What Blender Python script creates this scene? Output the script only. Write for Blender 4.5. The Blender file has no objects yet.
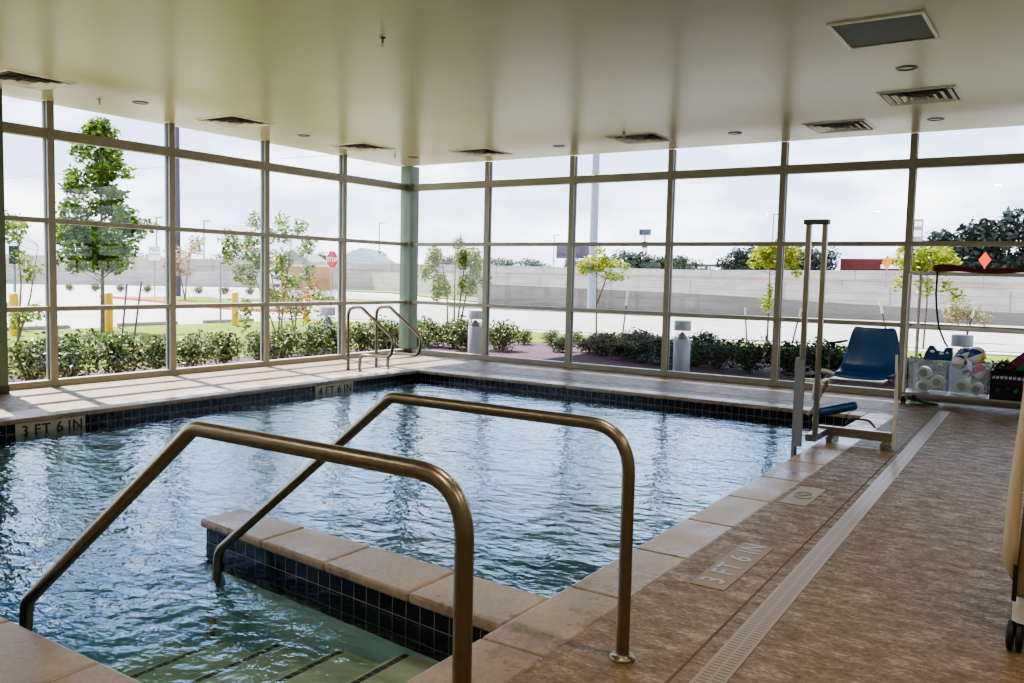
import bpy, bmesh, math, random
from mathutils import Vector, Matrix
random.seed(7)
PI = math.pi
COL = bpy.context.scene.collection
S = bpy.context.scene

# ------------------------------------------------------------------ materials
def srgb(r, g, b):
    f = lambda c: (c/255/12.92) if c/255 <= .04045 else ((c/255+.055)/1.055)**2.4
    return (f(r), f(g), f(b), 1)

class N:
    def __init__(s, name):
        s.m = bpy.data.materials.new(name); s.m.use_nodes = True
        s.t = s.m.node_tree; s.t.nodes.clear()
        s.out = s.n('ShaderNodeOutputMaterial')
    def n(s, typ, **kw):
        x = s.t.nodes.new(typ)
        for k, v in kw.items(): setattr(x, k, v)
        return x
    def l(s, a, b): s.t.links.new(a, b)
    def ramp(s, fac, stops, interp='LINEAR'):
        r = s.n('ShaderNodeValToRGB'); r.color_ramp.interpolation = interp
        e = r.color_ramp.elements
        while len(e) < len(stops): e.new(.5)
        for i, (p, c) in enumerate(stops): e[i].position = p; e[i].color = c
        s.l(fac, r.inputs[0]); return r.outputs[0]
    def noise(s, vec, scale, detail=4, rough=.55, stretch=None):
        if stretch:
            mp = s.n('ShaderNodeMapping'); mp.inputs['Scale'].default_value = stretch
            s.l(vec, mp.inputs[0]); vec = mp.outputs[0]
        x = s.n('ShaderNodeTexNoise'); x.inputs['Scale'].default_value = scale
        x.inputs['Detail'].default_value = detail; x.inputs['Roughness'].default_value = rough
        s.l(vec, x.inputs['Vector']); return x.outputs[0]
    def math(s, op, a, b=None):
        x = s.n('ShaderNodeMath', operation=op)
        for i, v in enumerate((a, b)):
            if v is None: continue
            if isinstance(v, (int, float)): x.inputs[i].default_value = v
            else: s.l(v, x.inputs[i])
        return x.outputs[0]
    def mixc(s, f, a, b):
        x = s.n('ShaderNodeMix', data_type='RGBA')
        for sock, v in ((x.inputs[0], f), (x.inputs[6], a), (x.inputs[7], b)):
            if isinstance(v, (int, float)) or isinstance(v, tuple): sock.default_value = v
            else: s.l(v, sock)
        return x.outputs[2]
    def obj(s): return s.n('ShaderNodeTexCoord').outputs['Object']
    def pos(s): return s.n('ShaderNodeNewGeometry').outputs['Position']
    def bsdf(s, color, rough=.5, metal=0, spec=.5, **kw):
        b = s.n('ShaderNodeBsdfPrincipled')
        if isinstance(color, tuple): b.inputs['Base Color'].default_value = color
        else: s.l(color, b.inputs['Base Color'])
        if isinstance(rough, (int, float)): b.inputs['Roughness'].default_value = rough
        else: s.l(rough, b.inputs['Roughness'])
        b.inputs['Metallic'].default_value = metal
        b.inputs['Specular IOR Level'].default_value = spec
        for k, v in kw.items(): b.inputs[k].default_value = v
        s.l(b.outputs[0], s.out.inputs[0]); s.b = b; return b
    def bump(s, h, strength=.3, dist=.01):
        x = s.n('ShaderNodeBump'); x.inputs['Strength'].default_value = strength
        x.inputs['Distance'].default_value = dist; s.l(h, x.inputs['Height'])
        s.l(x.outputs[0], s.b.inputs['Normal']); return x

def plain(name, c, rough=.5, metal=0, var=.12, scale=6, spec=.5, bump=0, **kw):
    m = N(name); nz = m.noise(m.obj(), scale)
    d = tuple(x*(1-var) for x in c[:3])+(1,); u = tuple(min(1, x*(1+var)) for x in c[:3])+(1,)
    m.bsdf(m.ramp(nz, [(.3, d), (.7, u)]), rough, metal, spec, **kw)
    if bump: m.bump(nz, bump, .01)
    return m.m

M = {}
M['frame'] = plain('frame_paint', srgb(150, 146, 128), .4, var=.04)
M['frame_dark'] = plain('dark_frame_gasket', srgb(60, 66, 64), .5, var=.04)  # even dark grey-green for gaskets, filter panel and small fittings
M['column'] = plain('sage_column_paint', srgb(98, 114, 92), .45, var=.04)
M['column_base'] = plain('column_base_paint', srgb(62, 62, 50), .6)
M['steel'] = plain('brushed_stainless', srgb(140, 130, 114), .34, 1, var=.06, scale=30)
M['steel2'] = plain('dull_stainless', srgb(150, 145, 136), .33, 1, var=.08, scale=20)
M['blueplastic'] = plain('blue_plastic', srgb(3, 66, 120), .35, var=.1)
M['white_pvc'] = plain('white_pvc', srgb(205, 200, 190), .35, var=.04)
M['black'] = plain('black_rubber', srgb(22, 22, 22), .5)
M['maroon'] = plain('maroon_foam', srgb(92, 14, 24), .7)
M['green_fin'] = plain('green_rubber', srgb(14, 60, 38), .5)
M['tan_cover'] = plain('tan_canvas', srgb(140, 116, 84), .8, var=.06, scale=3)  # front panel's shade put into the colour, darker than the flap
M['tan_light'] = plain('pale_canvas', srgb(180, 164, 134), .8, var=.05, scale=3)
M['yellow'] = plain('bollard_yellow', srgb(216, 160, 2), .5, var=.06)
M['grey_pole'] = plain('galvanised_pole', srgb(120, 124, 134), .5, var=.05)
M['dark_pole'] = plain('dark_brown_pole', srgb(60, 48, 60), .6)
M['fixture'] = plain('grey_fixture_paint', srgb(128, 130, 134), .5, var=.04)
M['fixture_dark'] = plain('fixture_louvre', srgb(36, 44, 48), .5)
M['vent_white'] = plain('vent_enamel', srgb(250, 248, 242), .35, var=.01)
M['vent_dark'] = plain('vent_shadow', srgb(70, 70, 66), .6)
M['white'] = plain('white_paint', srgb(230, 230, 226), .5, var=.03)
M['red'] = plain('sign_red', srgb(170, 14, 20), .5, var=.04)
M['orange'] = plain('sign_orange', srgb(230, 60, 10), .5, var=.04)
M['amber'] = plain('sign_amber', srgb(210, 120, 6), .5, var=.04)
M['bark'] = plain('bark', srgb(104, 90, 76), .9, var=.25, scale=14)
M['stake'] = plain('stake_wood', srgb(92, 72, 70), .9)
M['concrete'] = plain('wall_concrete', srgb(120, 116, 110), .9, var=.07, scale=.6)
M['concrete2'] = plain('pale_concrete', srgb(140, 134, 127), .9, var=.06, scale=.5)
M['brick'] = plain('mall_brick', srgb(78, 26, 22), .9, scale=1)
M['mallfront'] = plain('mall_shopfront', srgb(48, 44, 52), .7, scale=1)
M['roof_blue'] = plain('blue_grey_roof', srgb(74, 94, 104), .8, scale=1)
M['billboard'] = plain('billboard_back', srgb(74, 66, 78), .8)
M['tanstone'] = plain('monument_tan', srgb(160, 118, 80), .9, var=.08)
M['letter'] = plain('marker_letter_black', srgb(24, 24, 24), .4)
M['letter_grey'] = plain('marker_letter_grey', srgb(140, 142, 146), .3)  # glare on the deck letters put into their colour as pale grey
M['letter_brown'] = plain('sign_letter_brown', srgb(140, 104, 78), .7)
M['markertile'] = plain('marker_tile', srgb(168, 160, 136), .4, var=.06)
M['deckmarker'] = plain('deck_marker_tile', srgb(134, 116, 92), .5, var=.06)
M['deckmarker2'] = plain('deck_marker_tile_pale', srgb(142, 130, 112), .4, var=.06)
M['red_curb'] = plain('red_curb_paint', srgb(205, 90, 92), .8)
M['blue_stripe'] = plain('blue_stripe_paint', srgb(58, 56, 130), .6)
M['pink'] = plain('ball_pink', srgb(214, 40, 96), .35)
M['yellowball'] = plain('ball_yellow', srgb(226, 196, 24), .35)
M['blueball'] = plain('ball_blue', srgb(24, 56, 150), .35)
M['jug'] = plain('foam_roll_white', srgb(214, 212, 196), .5, var=.05)
M['jugcap'] = plain('foam_roll_core_green', srgb(70, 128, 92), .5)
M['magenta'] = plain('mat_magenta', srgb(120, 24, 76), .6)
M['navy'] = plain('mat_navy', srgb(24, 40, 90), .6)
M['kgreen'] = plain('mat_green', srgb(20, 110, 70), .6)

def glassmat(name, tint, rough, base=.0):
    m = N(name)
    tr = m.n('ShaderNodeBsdfTransparent'); tr.inputs[0].default_value = tint
    gl = m.n('ShaderNodeBsdfGlossy'); gl.inputs['Roughness'].default_value = rough
    fr = m.n('ShaderNodeFresnel'); fr.inputs[0].default_value = 1.45
    mx = m.n('ShaderNodeMixShader')
    fac = m.math('ADD', fr.outputs[0], base) if base else fr.outputs[0]
    m.l(fac, mx.inputs[0]); m.l(tr.outputs[0], mx.inputs[1]); m.l(gl.outputs[0], mx.inputs[2])
    m.l(mx.outputs[0], m.out.inputs[0]); return m.m
M['glass'] = glassmat('window_glass', (.95, .965, .96, 1), .0)
def binmat():
    m = N('clear_bin_plastic')
    tr = m.n('ShaderNodeBsdfTransparent'); tr.inputs[0].default_value = (.92, .94, .96, 1)
    df = m.n('ShaderNodeBsdfPrincipled'); df.inputs['Base Color'].default_value = (.75, .78, .8, 1)
    df.inputs['Roughness'].default_value = .25
    mx = m.n('ShaderNodeMixShader'); mx.inputs[0].default_value = .17
    m.l(tr.outputs[0], mx.inputs[1]); m.l(df.outputs[0], mx.inputs[2]); m.l(mx.outputs[0], m.out.inputs[0])
    return m.m
M['bin'] = binmat()
def lens():
    m = N('fixture_lens')
    tr = m.n('ShaderNodeBsdfTransparent'); df = m.n('ShaderNodeBsdfDiffuse'); df.inputs[0].default_value = (.85, .85, .9, 1)
    mx = m.n('ShaderNodeMixShader'); mx.inputs[0].default_value = .12
    m.l(tr.outputs[0], mx.inputs[1]); m.l(df.outputs[0], mx.inputs[2]); m.l(mx.outputs[0], m.out.inputs[0]); return m.m
M['lens'] = lens()

def ceilingmat():
    m = N('satin_ceiling_paint'); p = m.pos()
    nz = m.noise(p, .5, 3)
    m.bsdf(m.ramp(nz, [(.3, srgb(196, 188, 162)), (.7, srgb(204, 196, 170))]), .3, 0, .5)
    n2 = m.noise(p, 1.2, 3); m.bump(n2, .25, .02)
    return m.m
M['ceiling'] = ceilingmat()
M['wallpaint'] = plain('wall_paint', srgb(186, 178, 152), .7, var=.03, scale=1)

def deck():
    m = N('stamped_deck'); p = m.pos()
    a = m.noise(p, 6, 8, .72, (1, 1.9, 1)); b = m.noise(p, 34, 5, .7, (1, 1.6, 1)); c = m.noise(p, .8, 3)
    x = m.math('ADD', m.math('MULTIPLY', a, .55), m.math('MULTIPLY', b, .45))
    base = m.ramp(x, [(.41, srgb(84, 66, 40)), (.48, srgb(110, 88, 56)), (.54, srgb(130, 107, 74)), (.61, srgb(170, 148, 112))])
    col = m.mixc(m.math('MULTIPLY', c, .4), base, srgb(100, 80, 50))
    rg = m.ramp(x, [(.42, (.62, .62, .62, 1)), (.6, (.36, .36, .36, 1))])
    m.bsdf(col, rg, 0, .5); m.bump(x, .6, .008); return m.m
M['deck'] = deck()
def stone():
    m = N('coping_stone'); p = m.pos()
    a = m.noise(p, 2.2, 7, .66); b = m.noise(p, 38, 4, .6); v = m.n('ShaderNodeTexVoronoi'); v.inputs['Scale'].default_value = 1.35; m.l(p, v.inputs['Vector'])
    col = m.mixc(.3, m.ramp(a, [(.36, srgb(118, 102, 84)), (.5, srgb(146, 128, 108)), (.66, srgb(172, 154, 132))]), m.ramp(b, [(.35, srgb(96, 80, 64)), (.6, srgb(160, 142, 120))]))
    col = m.mixc(m.math('MULTIPLY', v.outputs['Color'], .25), col, srgb(150, 126, 108))
    m.bsdf(col, m.ramp(a, [(.4, (.25, .25, .25, 1)), (.6, (.42, .42, .42, 1))]), 0, .55); m.bump(a, .25, .01); return m.m
M['stone'] = stone()
M['joint'] = plain('joint_dark', srgb(92, 74, 56), .8)

def tile(name, axis, pitch=.1, dark=srgb(8, 9, 24), grout=srgb(128, 124, 114), mort=.05):
    m = N(name); p = m.pos(); s = m.n('ShaderNodeSeparateXYZ'); m.l(p, s.inputs[0])
    u = s.outputs[axis]; v = m.math('ADD', s.outputs[2], .05)
    def line(w):
        f = m.math('FRACT', m.math('DIVIDE', m.math('ADD', w, 100*pitch), pitch))
        return m.math('LESS_THAN', f, mort)
    fac = m.math('MAXIMUM', line(u), line(v))
    nz = m.noise(p, 9, 2)
    dk = m.ramp(nz, [(.35, dark), (.7, tuple(min(1, c*1.9+.004) for c in dark[:3])+(1,))])
    m.bsdf(m.mixc(fac, dk, grout), .2, 0, .3); return m.m
M['tile_x'] = tile('navy_tile_along_x', 0)
M['tile_y'] = tile('navy_tile_along_y', 1)
M['mosaic'] = tile('step_mosaic', 1, .05, srgb(52, 52, 58), srgb(130, 130, 116), .2)
M['plaster'] = plain('pool_plaster', srgb(190, 218, 222), .8, var=.06, scale=1.5)
M['plaster_step'] = plain('step_plaster', srgb(214, 200, 168), .8, var=.05, scale=2)

def water():
    m = N('pool_water'); p = m.pos()
    a = m.noise(p, 1.7, 3, .5, (1, 1.2, 1)); b = m.noise(p, 6.5, 3, .55, (1, 1.4, 1)); c = m.noise(p, 19, 2, .5)
    h = m.math('ADD', m.math('ADD', m.math('MULTIPLY', a, 1.0), m.math('MULTIPLY', b, .42)), m.math('MULTIPLY', c, .07))
    bp = m.n('ShaderNodeBump'); bp.inputs['Strength'].default_value = 1; bp.inputs['Distance'].default_value = .028
    m.l(h, bp.inputs['Height'])
    fr = m.n('ShaderNodeFresnel'); fr.inputs[0].default_value = 1.34; m.l(bp.outputs[0], fr.inputs['Normal'])
    tr = m.n('ShaderNodeBsdfTransparent'); tr.inputs[0].default_value = (.9, .97, .97, 1)
    gl = m.n('ShaderNodeBsdfGlossy'); gl.inputs['Roughness'].default_value = .03; m.l(bp.outputs[0], gl.inputs['Normal'])
    gl.inputs['Color'].default_value = (.74, .89, 1, 1)
    mx = m.n('ShaderNodeMixShader'); m.l(m.math('MINIMUM', m.math('MULTIPLY', fr.outputs[0], 1.5), 1.0), mx.inputs[0])
    m.l(tr.outputs[0], mx.inputs[1]); m.l(gl.outputs[0], mx.inputs[2]); m.l(mx.outputs[0], m.out.inputs[0])
    ab = m.n('ShaderNodeVolumeAbsorption'); ab.inputs['Color'].default_value = (.22, .70, .88, 1); ab.inputs['Density'].default_value = .72
    m.l(ab.outputs[0], m.out.inputs['Volume']); return m.m
M['water'] = water()

def drainmat():
    m = N('drain_grate'); o = m.obj(); s = m.n('ShaderNodeSeparateXYZ'); m.l(o, s.inputs[0])
    f = m.math('FRACT', m.math('MULTIPLY', m.math('ADD', s.outputs[1], 50), 34))
    sl = m.math('LESS_THAN', f, .38)
    ax = m.math('ABSOLUTE', s.outputs[0])
    inn = m.math('MULTIPLY', m.math('LESS_THAN', ax, .047), m.math('GREATER_THAN', ax, .006))
    fac = m.math('MULTIPLY', m.math('MULTIPLY', sl, inn), .75)
    m.bsdf(m.mixc(fac, srgb(146, 130, 110), srgb(74, 62, 48)), .32, 0, .5); return m.m
M['drain'] = drainmat()

def ground(name, c1, c2, scale, rough=.95, big=.15):
    m = N(name); p = m.pos(); a = m.noise(p, scale, 6, .65); b = m.noise(p, big, 3)
    x = m.math('ADD', m.math('MULTIPLY', a, .65), m.math('MULTIPLY', b, .35))
    m.bsdf(m.ramp(x, [(.38, c1), (.62, c2)]), rough, 0, .1); return m.m
M['lawn'] = ground('lawn_grass', srgb(74, 92, 26), srgb(108, 120, 44), 12, big=.4)
M['grassfar'] = ground('dry_verge', srgb(96, 110, 50), srgb(120, 124, 72), 2)
M['mulch'] = ground('bark_mulch', srgb(46, 34, 42), srgb(98, 76, 88), 26)
M['lot'] = ground('lot_concrete', srgb(150, 147, 146), srgb(166, 163, 161), 1)
M['road'] = ground('road_concrete', srgb(134, 130, 127), srgb(150, 146, 142), 1.2)
M['orange_line'] = plain('worn_orange_line', srgb(170, 130, 76), .9)
M['dirt'] = ground('dirt_bank', srgb(186, 166, 146), srgb(214, 198, 180), .6)

def wallseg(name, c1, c2, sp, lw=.012):
    m = N(name); p = m.pos(); s = m.n('ShaderNodeSeparateXYZ'); m.l(p, s.inputs[0])
    f = m.math('FRACT', m.math('DIVIDE', m.math('ADD', s.outputs[0], 1000), sp))
    ln = m.math('LESS_THAN', f, lw)
    hl = m.math('LESS_THAN', m.math('FRACT', m.math('DIVIDE', m.math('ADD', s.outputs[2], 10), .46)), .07)
    ln = m.math('MAXIMUM', ln, hl)
    z2 = m.noise(p, .5, 6, .7, (1, 1, 4))
    base = m.ramp(z2, [(.35, c1), (.65, c2)])
    m.bsdf(m.mixc(m.math('MULTIPLY', ln, .5), base, srgb(100, 94, 90)), .9, 0, .1); return m.m
M['retwall'] = wallseg('grey_retaining_wall', srgb(106, 101, 94), srgb(124, 119, 112), 3.2)
M['barrier'] = wallseg('pale_barrier', srgb(150, 144, 136), srgb(172, 165, 157), 6, .02)
M['farwall'] = wallseg('tan_far_wall', srgb(160, 146, 134), srgb(182, 168, 156), 5, .02)

def leafmat(name, stops, transl=.35):
    m = N(name); g = m.n('ShaderNodeNewGeometry')
    col = m.ramp(g.outputs['Random Per Island'], stops)
    d = m.n('ShaderNodeBsdfPrincipled'); m.l(col, d.inputs['Base Color']); d.inputs['Roughness'].default_value = .45
    d.inputs['Specular IOR Level'].default_value = .35
    t = m.n('ShaderNodeBsdfTranslucent'); m.l(col, t.inputs[0])
    mx = m.n('ShaderNodeMixShader'); mx.inputs[0].default_value = transl
    m.l(d.outputs[0], mx.inputs[1]); m.l(t.outputs[0], mx.inputs[2]); m.l(mx.outputs[0], m.out.inputs[0]); return m.m
M['leaf_oak'] = leafmat('oak_leaves', [(0, srgb(34, 56, 12)), (.5, srgb(76, 104, 28)), (1, srgb(138, 156, 60))])
M['leaf_lime'] = leafmat('lime_leaves', [(0, srgb(96, 112, 16)), (.5, srgb(142, 152, 36)), (1, srgb(180, 178, 72))])
M['leaf_light'] = leafmat('light_leaves', [(0, srgb(66, 94, 30)), (.6, srgb(120, 144, 62)), (1, srgb(186, 166, 120))])
M['leaf_pale'] = leafmat('pale_leaves', [(0, srgb(120, 110, 80)), (.6, srgb(160, 146, 120)), (1, srgb(176, 136, 130))])
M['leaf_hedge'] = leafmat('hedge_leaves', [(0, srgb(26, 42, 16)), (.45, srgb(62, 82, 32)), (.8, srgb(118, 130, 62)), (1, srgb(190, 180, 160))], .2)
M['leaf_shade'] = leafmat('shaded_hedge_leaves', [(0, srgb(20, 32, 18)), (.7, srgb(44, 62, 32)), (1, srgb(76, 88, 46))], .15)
M['leaf_dist'] = leafmat('distant_leaves', [(0, srgb(26, 42, 24)), (.6, srgb(44, 60, 34)), (1, srgb(66, 80, 48))], .1)
M['leaf_distdark'] = leafmat('dark_distant_leaves', [(0, srgb(18, 28, 28)), (.6, srgb(32, 44, 38)), (1, srgb(50, 62, 50))], .1)
M['leaf_dry'] = leafmat('dry_leaves', [(0, srgb(110, 106, 60)), (1, srgb(150, 138, 98))], .2)
M['leaf_rust'] = leafmat('rust_leaves', [(0, srgb(60, 46, 14)), (.5, srgb(120, 100, 36)), (1, srgb(140, 90, 50))], .2)

# ------------------------------------------------------------------ geometry helpers
class MB:
    def __init__(s): s.v = []; s.f = []; s.sm = []; s.mi = []
    def add(s, vs, fs, smooth=False, mi=0):
        o = len(s.v); s.v += [tuple(v) for v in vs]
        for f in fs: s.f.append([i+o for i in f]); s.sm.append(smooth); s.mi.append(mi)
        return s
    def box(s, x0, x1, y0, y1, z0, z1, mi=0):
        v = [(x, y, z) for z in (z0, z1) for y in (y0, y1) for x in (x0, x1)]
        return s.add(v, [(0, 2, 3, 1), (4, 5, 7, 6), (0, 1, 5, 4), (2, 6, 7, 3), (0, 4, 6, 2), (1, 3, 7, 5)], mi=mi)
    def obox(s, c, u, v, w, mi=0):
        c, u, v, w = map(Vector, (c, u, v, w))
        P = [c+a*u+b*v+d*w for d in (-1, 1) for b in (-1, 1) for a in (-1, 1)]
        return s.add(P, [(0, 2, 3, 1), (4, 5, 7, 6), (0, 1, 5, 4), (2, 6, 7, 3), (0, 4, 6, 2), (1, 3, 7, 5)], mi=mi)
    def tube(s, pts, r, seg=16, cap=True, mi=0):
        pts = [Vector(p) for p in pts]; rs = r if isinstance(r, list) else [r]*len(pts)
        t0 = (pts[1]-pts[0]).normalized()
        up = Vector((0, 0, 1)) if abs(t0.z) < .9 else Vector((0, 1, 0))
        nrm = (up-t0*up.dot(t0)).normalized(); V = []; n = len(pts)
        for i, p in enumerate(pts):
            if i == 0: t = t0
            elif i == n-1: t = (pts[i]-pts[i-1]).normalized()
            else: t = ((pts[i+1]-pts[i]).normalized()+(pts[i]-pts[i-1]).normalized()).normalized()
            nrm = (nrm-t*nrm.dot(t)).normalized(); b = t.cross(nrm)
            for k in range(seg):
                a = 2*PI*k/seg; V.append(p+(nrm*math.cos(a)+b*math.sin(a))*rs[i])
        F = [(i*seg+k, i*seg+(k+1) % seg, (i+1)*seg+(k+1) % seg, (i+1)*seg+k) for i in range(n-1) for k in range(seg)]
        s.add(V, F, True, mi)
        if cap:
            s.add(V[:seg], [tuple(range(seg))[::-1]], mi=mi); s.add(V[-seg:], [tuple(range(seg))], mi=mi)
        return s
    def lathe(s, prof, c=(0, 0, 0), seg=24, ax='z', mi=0):
        c = Vector(c); V = []
        for r, h in prof:
            for k in range(seg):
                a = 2*PI*k/seg; x, y = r*math.cos(a), r*math.sin(a)
                q = {'z': (x, y, h), 'x': (h, x, y), 'y': (x, h, y)}[ax]; V.append(c+Vector(q))
        n = len(prof)
        F = [(i*seg+k, i*seg+(k+1) % seg, (i+1)*seg+(k+1) % seg, (i+1)*seg+k) for i in range(n-1) for k in range(seg)]
        s.add(V, F, True, mi)
        s.add(V[:seg], [tuple(range(seg))[::-1]], mi=mi); s.add(V[-seg:], [tuple(range(seg))], mi=mi); return s
    def prism(s, poly, z0, z1, mi=0):
        n = len(poly); V = [(x, y, z0) for x, y in poly]+[(x, y, z1) for x, y in poly]
        return s.add(V, [tuple(range(n))[::-1], tuple(range(n, 2*n))]+[(i, (i+1) % n, n+(i+1) % n, n+i) for i in range(n)], mi=mi)
    def build(s, name, mat, parent=None, bevel=0, loc=None):
        me = bpy.data.meshes.new(name); me.from_pydata(s.v, [], s.f)
        me.polygons.foreach_set('use_smooth', s.sm)
        for mm in (mat if isinstance(mat, list) else [mat]): me.materials.append(M[mm])
        me.polygons.foreach_set('material_index', s.mi); me.update()
        bm = bmesh.new(); bm.from_mesh(me); bmesh.ops.recalc_face_normals(bm, faces=bm.faces)
        bm.to_mesh(me); bm.free()
        o = bpy.data.objects.new(name, me); COL.objects.link(o)
        if parent: o.parent = parent
        if loc: o.location = loc
        if bevel:
            b = o.modifiers.new('bevel', 'BEVEL'); b.width = bevel; b.segments = 3; b.limit_method = 'ANGLE'
        return o

def bend(pts, rads, seg=8):
    """round the inner corners of a polyline"""
    pts = [Vector(p) for p in pts]; out = [pts[0]]
    for i in range(1, len(pts)-1):
        p, a, b = pts[i], pts[i-1], pts[i+1]; r = rads if isinstance(rads, (int, float)) else rads[i-1]
        u = (a-p).normalized(); v = (b-p).normalized()
        ang = u.angle(v); d = min(r/math.tan(ang/2), (a-p).length*.49, (b-p).length*.49)
        s0, s1 = p+u*d, p+v*d
        for k in range(seg+1):
            t = k/seg; out.append((1-t)**2*s0+2*t*(1-t)*p+t*t*s1)
    out.append(pts[-1]); return out

def tag(o, label=None, cat=None, group=None, kind=None):
    if label: o['label'] = label
    if cat: o['category'] = cat
    if group: o['group'] = group
    if kind: o['kind'] = kind
    return o
def empty(name, loc=(0, 0, 0), label=None, cat=None, group=None, kind=None, rz=0):
    o = bpy.data.objects.new(name, None); COL.objects.link(o); o.location = loc; o.rotation_euler.z = rz
    return tag(o, label, cat, group, kind)
def copy_tree(o, parent=None):
    c = o.copy(); COL.objects.link(c)
    if parent: c.parent = parent
    for ch in [x for x in S.objects if x.parent == o]: copy_tree(ch, c)
    return c

def text_mesh(name, body, size, mat, mtx, parent=None, depth=.002, align='LEFT', sx=1):
    cu = bpy.data.curves.new(name, 'FONT'); cu.body = body; cu.size = size; cu.extrude = depth; cu.align_x = align; cu.align_y = 'CENTER'
    cu.space_character = 1.15; cu.offset = size*.012
    t = bpy.data.objects.new('t', cu); COL.objects.link(t)
    bpy.context.view_layer.update()
    me = bpy.data.meshes.new_from_object(t.evaluated_get(bpy.context.evaluated_depsgraph_get()))
    bpy.data.objects.remove(t)
    me.transform(Matrix.Diagonal((sx, 1, 1, 1))); me.transform(mtx); me.materials.clear(); me.materials.append(M[mat])
    o = bpy.data.objects.new(name, me); COL.objects.link(o)
    if parent: o.parent = parent
    return o
def axes(c, x, y):
    x = Vector(x).normalized(); y = Vector(y).normalized(); z = x.cross(y)
    m = Matrix((x, y, z)).transposed().to_4x4(); m.translation = Vector(c); return m

# ------------------------------------------------------------------ camera, sky, sun
cam = bpy.data.cameras.new('camera'); co = bpy.data.objects.new('camera', cam); COL.objects.link(co)
cam.sensor_width = 36; cam.lens = 858.44/1024*36; cam.clip_end = 2000; cam.clip_start = .05
R = Vector((0.83340876, 0.55218021, 0.02295334)); U = Vector((-0.06112903, 0.0508254, 0.996835)); F = Vector((-0.54926595, 0.83217413, -0.07611258))
mw = Matrix((R, U, -F)).transposed().to_4x4(); mw.translation = Vector((11.26228, -13.228106, 1.6))
co.matrix_world = mw; S.camera = co
S.view_settings.view_transform = 'AgX'; S.view_settings.look = 'AgX - Medium High Contrast'; S.view_settings.exposure = 1.5

w = bpy.data.worlds.new('sky'); S.world = w; w.use_nodes = True; t = w.node_tree; t.nodes.clear()
def wn(typ): return t.nodes.new(typ)
tc = wn('ShaderNodeTexCoord'); sp = wn('ShaderNodeSeparateXYZ'); t.links.new(tc.outputs['Generated'], sp.inputs[0])
rp = wn('ShaderNodeValToRGB'); e = rp.color_ramp.elements
e[0].position = 0; e[0].color = srgb(196, 208, 230); e[1].position = .6; e[1].color = srgb(150, 186, 240)
x1 = e.new(.12); x1.color = srgb(190, 208, 240); x2 = e.new(.3); x2.color = srgb(170, 196, 242)
t.links.new(sp.outputs[2], rp.inputs[0])
mp = wn('ShaderNodeMapping'); mp.inputs['Scale'].default_value = (1, 1, 2.6); t.links.new(tc.outputs['Generated'], mp.inputs[0])
nz = wn('ShaderNodeTexNoise'); nz.inputs['Scale'].default_value = 4.2; nz.inputs['Detail'].default_value = 7; nz.inputs['Roughness'].default_value = .55
t.links.new(mp.outputs[0], nz.inputs['Vector'])
cr = wn('ShaderNodeValToRGB'); cr.color_ramp.elements[0].position = .45; cr.color_ramp.elements[1].position = .66
t.links.new(nz.outputs[0], cr.inputs[0])
mx = wn('ShaderNodeMix'); mx.data_type = 'RGBA'; t.links.new(cr.outputs[0], mx.inputs[0]); t.links.new(rp.outputs[0], mx.inputs[6]); mx.inputs[7].default_value = (1.25, 1.25, 1.28, 1)
bg = wn('ShaderNodeBackground'); bg.inputs[1].default_value = 1.4; t.links.new(mx.outputs[2], bg.inputs[0])
wo = wn('ShaderNodeOutputWorld'); t.links.new(bg.outputs[0], wo.inputs[0])

sun = bpy.data.lights.new('sun', 'SUN'); so = bpy.data.objects.new('sun', sun); COL.objects.link(so)
sun.energy = 9; sun.angle = .009; sun.color = (1, .955, .87)
so.rotation_euler = Vector((.64, -.155, -1)).to_track_quat('-Z', 'Y').to_euler(); so.location = (-20, 5, 30)

# ------------------------------------------------------------------ room shell
H = 3.72
for lx, ly in ((9.7, -7.0), (9.7, -10.0), (12.6, -10.0), (9.7, -13.0), (12.6, -13.0), (6.2, -13.3), (12.6, -6.0), (3.0, -13.3)):  # unseen warm fill lamps added to brighten the near deck and rails
    al = bpy.data.lights.new('fill_lamp', 'AREA'); al.shape = 'DISK'; al.size = .14; al.energy = 12; al.color = (1, .9, .76)
    ao = bpy.data.objects.new('fill_lamp', al); COL.objects.link(ao); ao.location = (lx, ly, H-.03)
PX0, PX1, PY0, PY1 = 2.15, 9.14, -11.32, -2.24
RX, RY = 14.2, -15.2
fl = MB()
fl.box(0, PX0-.5, RY, 0, -1.6, 0); fl.box(PX1+.33, RX, RY, 0, -1.6, 0)
fl.box(PX0-.5, PX1+.33, RY, PY0-.33, -1.6, 0); fl.box(PX0-.5, PX1+.33, PY1+.33, 0, -1.6, 0)
tag(fl.build('floor', 'deck'), 'mottled brown stamped concrete pool deck', 'floor', kind='structure')
cl = MB().box(0, RX, RY, 0, H, H+.3)
cl.box(-.35, 0, RY, .1, H+.02, H+.6)  # unseen eave added to block a strip of sun on the pool
tag(cl.build('ceiling', 'ceiling'), 'satin cream painted ceiling over the pool', 'ceiling', kind='structure')
tag(MB().box(RX, RX+.15, RY, 0, 0, H).build('wall_right', 'wallpaint'), 'plain painted wall right of the deck', 'wall', kind='structure')
tag(MB().box(0, RX, RY-.15, RY, 0, H).build('wall_front', 'wallpaint'), 'plain painted wall behind the viewer', 'wall', kind='structure')
# unseen high roof slab added to shade the bed outside the far windows
tag(MB().box(-2.2, RX+1, .6, 10.5, 6.0, 6.4).build('shade_slab', 'wallpaint'), 'unseen high roof slab added to shade the bed outside the far windows', 'canopy', kind='structure')

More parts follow.
